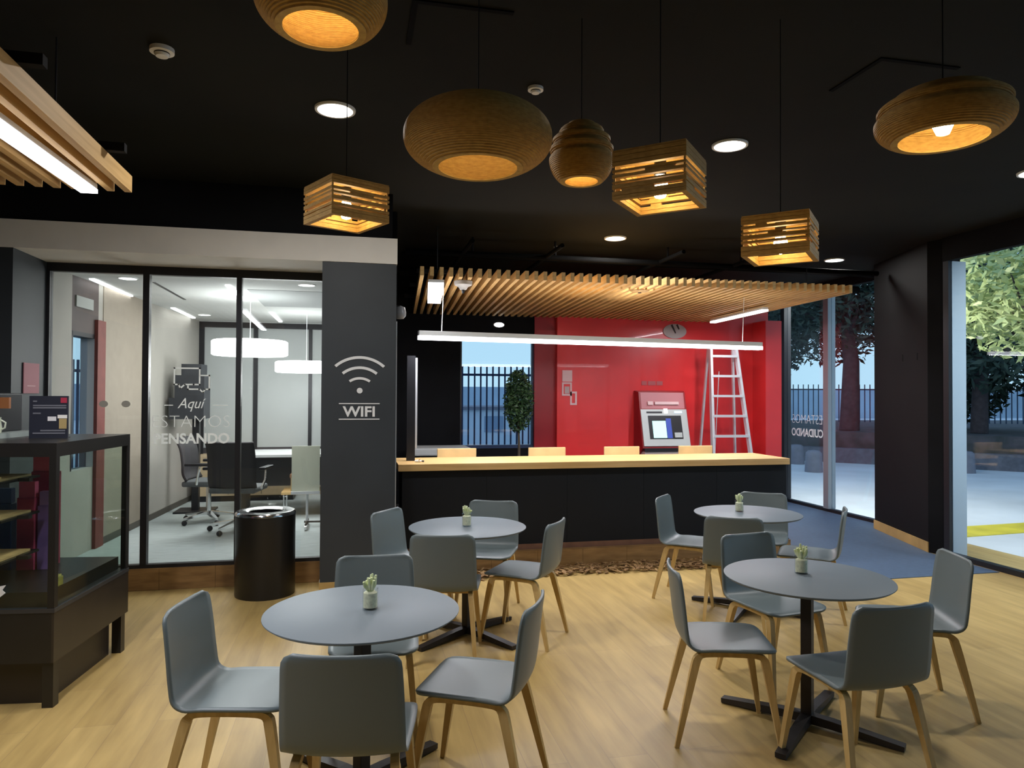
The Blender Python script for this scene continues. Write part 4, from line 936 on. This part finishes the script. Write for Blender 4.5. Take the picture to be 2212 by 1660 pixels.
# ================================================================== OUTSIDE
M_PAVE = mat('pale_paving', (0.62, 0.63, 0.62), 0.8, var=0.10, scale=0.8)
gr = struct(MB().prism([(6.71, -6), (60, -6), (60, 60), (-40, 60), (-40, 13.3), (6.71, 13.3)], -0.10, -0.02).build('floor_outside', M_PAVE), 'pale paved yard outside the facade')
struct(MB().prism([(6.05, -6), (6.71, -6), (6.71, 6.2), (6.05, 6.2)], -0.10, -0.015).build('floor_threshold', M_PAVE))
struct(MB().prism([(0.37, 9.9), (6.0, 9.9), (6.0, 13.3), (0.37, 13.3)], -0.10, -0.02).build('floor_outside_back', M_PAVE))
struct(MB().prism([(-40, 5.0), (-3.4, 5.0), (-3.4, 13.3), (-40, 13.3)], -0.10, -0.02).build('floor_outside_left', M_PAVE))
ye = MB().prism([(6.9, 7.10), (14, 7.75), (14, 8.15), (7.2, 7.66)], -0.02, -0.012).build('yellow_kerb_line', mat('road_yellow', (0.62, 0.50, 0.03), 0.7, var=0.2, scale=3))
tag(ye, 'yellow painted line on the paving outside the right facade', 'road marking')
pk = thing('planting_bed', 'dark raised planting bed beyond the paving', 'planter', (0, 0, 0))
M_SOIL = mat('dark_hedge', (0.035, 0.045, 0.04), 0.9, col2=(0.10, 0.085, 0.09), scale=3)
MB().prism([(9.5, 18.2), (16.5, 11.2), (60, 8.0), (60, 20), (16, 24)], -0.02, 0.35).build('kerb', mat('kerb_grey', (0.12, 0.12, 0.14), 0.8, var=0.2), pk)
MB().prism([(9.7, 18.4), (16.7, 11.5), (60, 8.3), (60, 20), (16, 24)], 0.35, 0.75).build('soil', M_SOIL, pk)
M_BOL = mat('bollard_grey', (0.17, 0.17, 0.20), 0.7, var=0.1)
for u, v, lb in ((9.93, 13.94, 'grey concrete bollard outside, nearest the far facade mullion'), (10.7, 15.7, 'grey concrete bollard outside, seen above the counter end'), (13.2, 13.2, 'grey concrete bollard outside behind the black column')):
    t = thing('bollard', lb, 'bollard', (u, v, -0.02), 0, 'concrete bollards')
    MB().lathe([(0.0001, 0), (0.19, 0), (0.17, 0.36), (0.0001, 0.36)], 20).build('shaft', M_BOL, t)
    MB().lathe([(0.17, 0.36), (0.165, 0.42), (0.12, 0.47), (0.0001, 0.485)], 20, cap=False).build('cap', M_BOL, t)
# fences
M_FEN = mat('blue_fence_steel', (0.02, 0.045, 0.10), 0.5)
def fence(label, p0, p1, h, pitch):
    a = Vector((*p0, 0)); b = Vector((*p1, 0)); L = (b - a).length; ang = math.atan2((b - a).y, (b - a).x)
    t = thing('bar_fence', label, 'fence', (a.x, a.y, -0.02), ang)
    b0 = part('bar', (-0.015, -0.015, 0.0), (0.015, 0.015, h), M_FEN, t)
    n = min(300, int(L / pitch))
    for i in range(1, n + 1): share(b0, t, (i * pitch, 0, 0))
    for z in (0.25, h - 0.2): part('rail', (0, -0.02, z), (n * pitch, 0.02, z + 0.045), M_FEN, t)
    return t
fence('dark blue bar fence outside the rear window', (-0.5, 14.2), (5.6, 14.2), 2.25, 0.125)
fence('dark blue bar fence outside beyond the right facade', (12.5, 24.5), (34.0, 14.0), 2.1, 0.17)
fence('dark blue bar fence added outside the narrow side window in place of a reflection', (-5.2, 9.0), (-4.0, 14.0), 2.2, 0.125)  # added behind the stand-in side window to give the reflected fence
# distant walls and hills
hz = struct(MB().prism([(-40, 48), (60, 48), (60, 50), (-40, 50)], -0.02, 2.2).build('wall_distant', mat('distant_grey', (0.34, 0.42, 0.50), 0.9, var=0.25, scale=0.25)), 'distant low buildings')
bx_ = thing('utility_building', 'pale low building beyond the rear fence', 'building', (2.5, 22, -0.02))
part('wall', (-5, 0, 0), (4.2, 3, 1.2), mat('pale_wall', (0.55, 0.62, 0.68), 0.8), bx_); part('roof', (-5.1, -0.1, 1.2), (4.3, 3.1, 1.3), M_BOL, bx_)
for x in (-2.8, -1.4, 0.2, 1.5): part('window', (x, -0.03, 0.5), (x + 0.6, 0, 1.0), mat('far_glass', (0.22, 0.30, 0.40), 0.2), bx_)
# trees
M_BARK = mat('bark', (0.055, 0.042, 0.045), 0.9, var=0.3, scale=8)
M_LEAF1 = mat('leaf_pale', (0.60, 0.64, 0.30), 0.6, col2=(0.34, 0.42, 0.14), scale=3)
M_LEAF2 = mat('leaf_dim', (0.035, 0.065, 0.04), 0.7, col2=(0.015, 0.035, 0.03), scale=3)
def tree(label, u, v, h, r, n, size, m, seed, blobs=5, trunk=0.12, flat=0.5, group='trees outside the facade', z0=0.75, zlo=0.45):
    rnd = random.Random(seed); t = thing('tree', label, 'tree', (u, v, z0), 0, group)
    MB().tube([(0, 0, 0), (0.1, 0.05, h * .35), (-0.05, 0.1, h * .6), (0.1, 0, h * .9)], [trunk, trunk * .8, trunk * .55, trunk * .2], 10).build('trunk', M_BARK, t)
    mb = MB()
    for k in range(blobs):
        a = rnd.uniform(0, 2 * PI); rr = rnd.uniform(.2, .7) * r; z = h * rnd.uniform(zlo, .98)
        c = (rr * math.cos(a), rr * math.sin(a), z)
        MB().tube([(0, 0, h * .5), (c[0] * .6, c[1] * .6, (h * .5 + z) / 2), c], [trunk * .4, trunk * .25, trunk * .08], 6).build('branch', M_BARK, t)
        q = leaf_cloud(n // blobs, c, (r * .6, r * .6, r * flat * .6), size, seed * 31 + k); mb.add(q.v, q.f)
    tag(mb.build('foliage', m, t, recalc=False), kind='stuff')
    return t
tree('pale leaved tree hanging into view at the upper right facade', 10.6, 8.9, 4.1, 1.9, 5200, 0.11, M_LEAF1, 3, 7, 0.10, 0.55, z0=-0.02, zlo=0.66)
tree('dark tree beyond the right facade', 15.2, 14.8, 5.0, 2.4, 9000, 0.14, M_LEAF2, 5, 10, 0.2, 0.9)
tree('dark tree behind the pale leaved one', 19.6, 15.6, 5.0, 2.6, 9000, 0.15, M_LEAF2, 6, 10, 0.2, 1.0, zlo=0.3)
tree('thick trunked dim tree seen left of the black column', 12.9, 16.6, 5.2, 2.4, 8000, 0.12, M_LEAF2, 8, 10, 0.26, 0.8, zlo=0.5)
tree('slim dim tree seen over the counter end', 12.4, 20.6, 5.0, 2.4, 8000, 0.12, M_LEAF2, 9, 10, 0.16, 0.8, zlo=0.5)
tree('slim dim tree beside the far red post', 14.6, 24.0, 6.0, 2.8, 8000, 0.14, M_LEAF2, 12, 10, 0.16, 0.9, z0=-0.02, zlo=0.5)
def bush(label, u, v, z0, r, h, seed):
    t = thing('shrub', label, 'shrub', (u, v, z0), 0, 'dark shrubs in the planting bed')
    for k in range(4):
        a = k * PI / 2; MB().tube([(0, 0, 0), (r * .3 * math.cos(a), r * .3 * math.sin(a), h * .5)], [0.05, 0.02], 6).build('stem', M_BARK, t)
    tag(leaf_cloud(3500, (0, 0, h * .52), (r, r, h * .5), 0.13, seed).build('foliage', M_LEAF2, t, recalc=False), kind='stuff')
bush('dark shrub behind the near facade, left of the blue fence patch', 16.9, 17.2, 0.75, 1.4, 2.6, 41)
bush('dark shrub behind the near facade, at the frame edge', 17.6, 13.3, 0.75, 1.0, 2.4, 42)
wl_ = thing('rear_lamp', 'small white oval lamp above the rear window', 'lamp', (1.97, RV - 0.002, 2.627))
MB().lathe([(0.0001, -0.02), (0.05, -0.018), (0.07, -0.006), (0.07, 0.0)], 24).build('diffuser', E_ROOM, wl_).rotation_euler = (-PI / 2, 0, 0)
MB().lathe([(0.07, -0.008), (0.08, -0.006), (0.08, 0.0)], 24, cap=False).build('trim_ring', M_WHITE, wl_).rotation_euler = (-PI / 2, 0, 0)
for _o in wl_.children: _o.scale = (1, 0.45, 1)

# exterior wall lamps on the facade that light the yard
def wall_lamp(label, u, v, z, w):
    t = thing('wall_lamp', label, 'wall lamp', (u, v, z), 0, 'wall lamps outside the facade')
    part('bracket', (-0.12, -0.04, -0.03), (0.0, 0.04, 0.03), M_FRAME, t); part('lamp_head', (0.0, -0.15, -0.03), (0.22, 0.15, 0.03), M_FRAME, t)
    part('lens', (0.02, -0.13, -0.036), (0.20, 0.13, -0.03), E_ROOM, t)
    lamp_area('lamp_light', (0.11, 0, -0.04), 0.18, w, (1.0, 0.97, 0.86), t, rot=(0, math.radians(-35), 0), size_y=0.26)
wall_lamp('exterior wall lamp above the near facade', 6.16, 4.4, 3.36, 420)
wall_lamp('exterior wall lamp above the far facade', 6.84, 9.4, 3.36, 260)
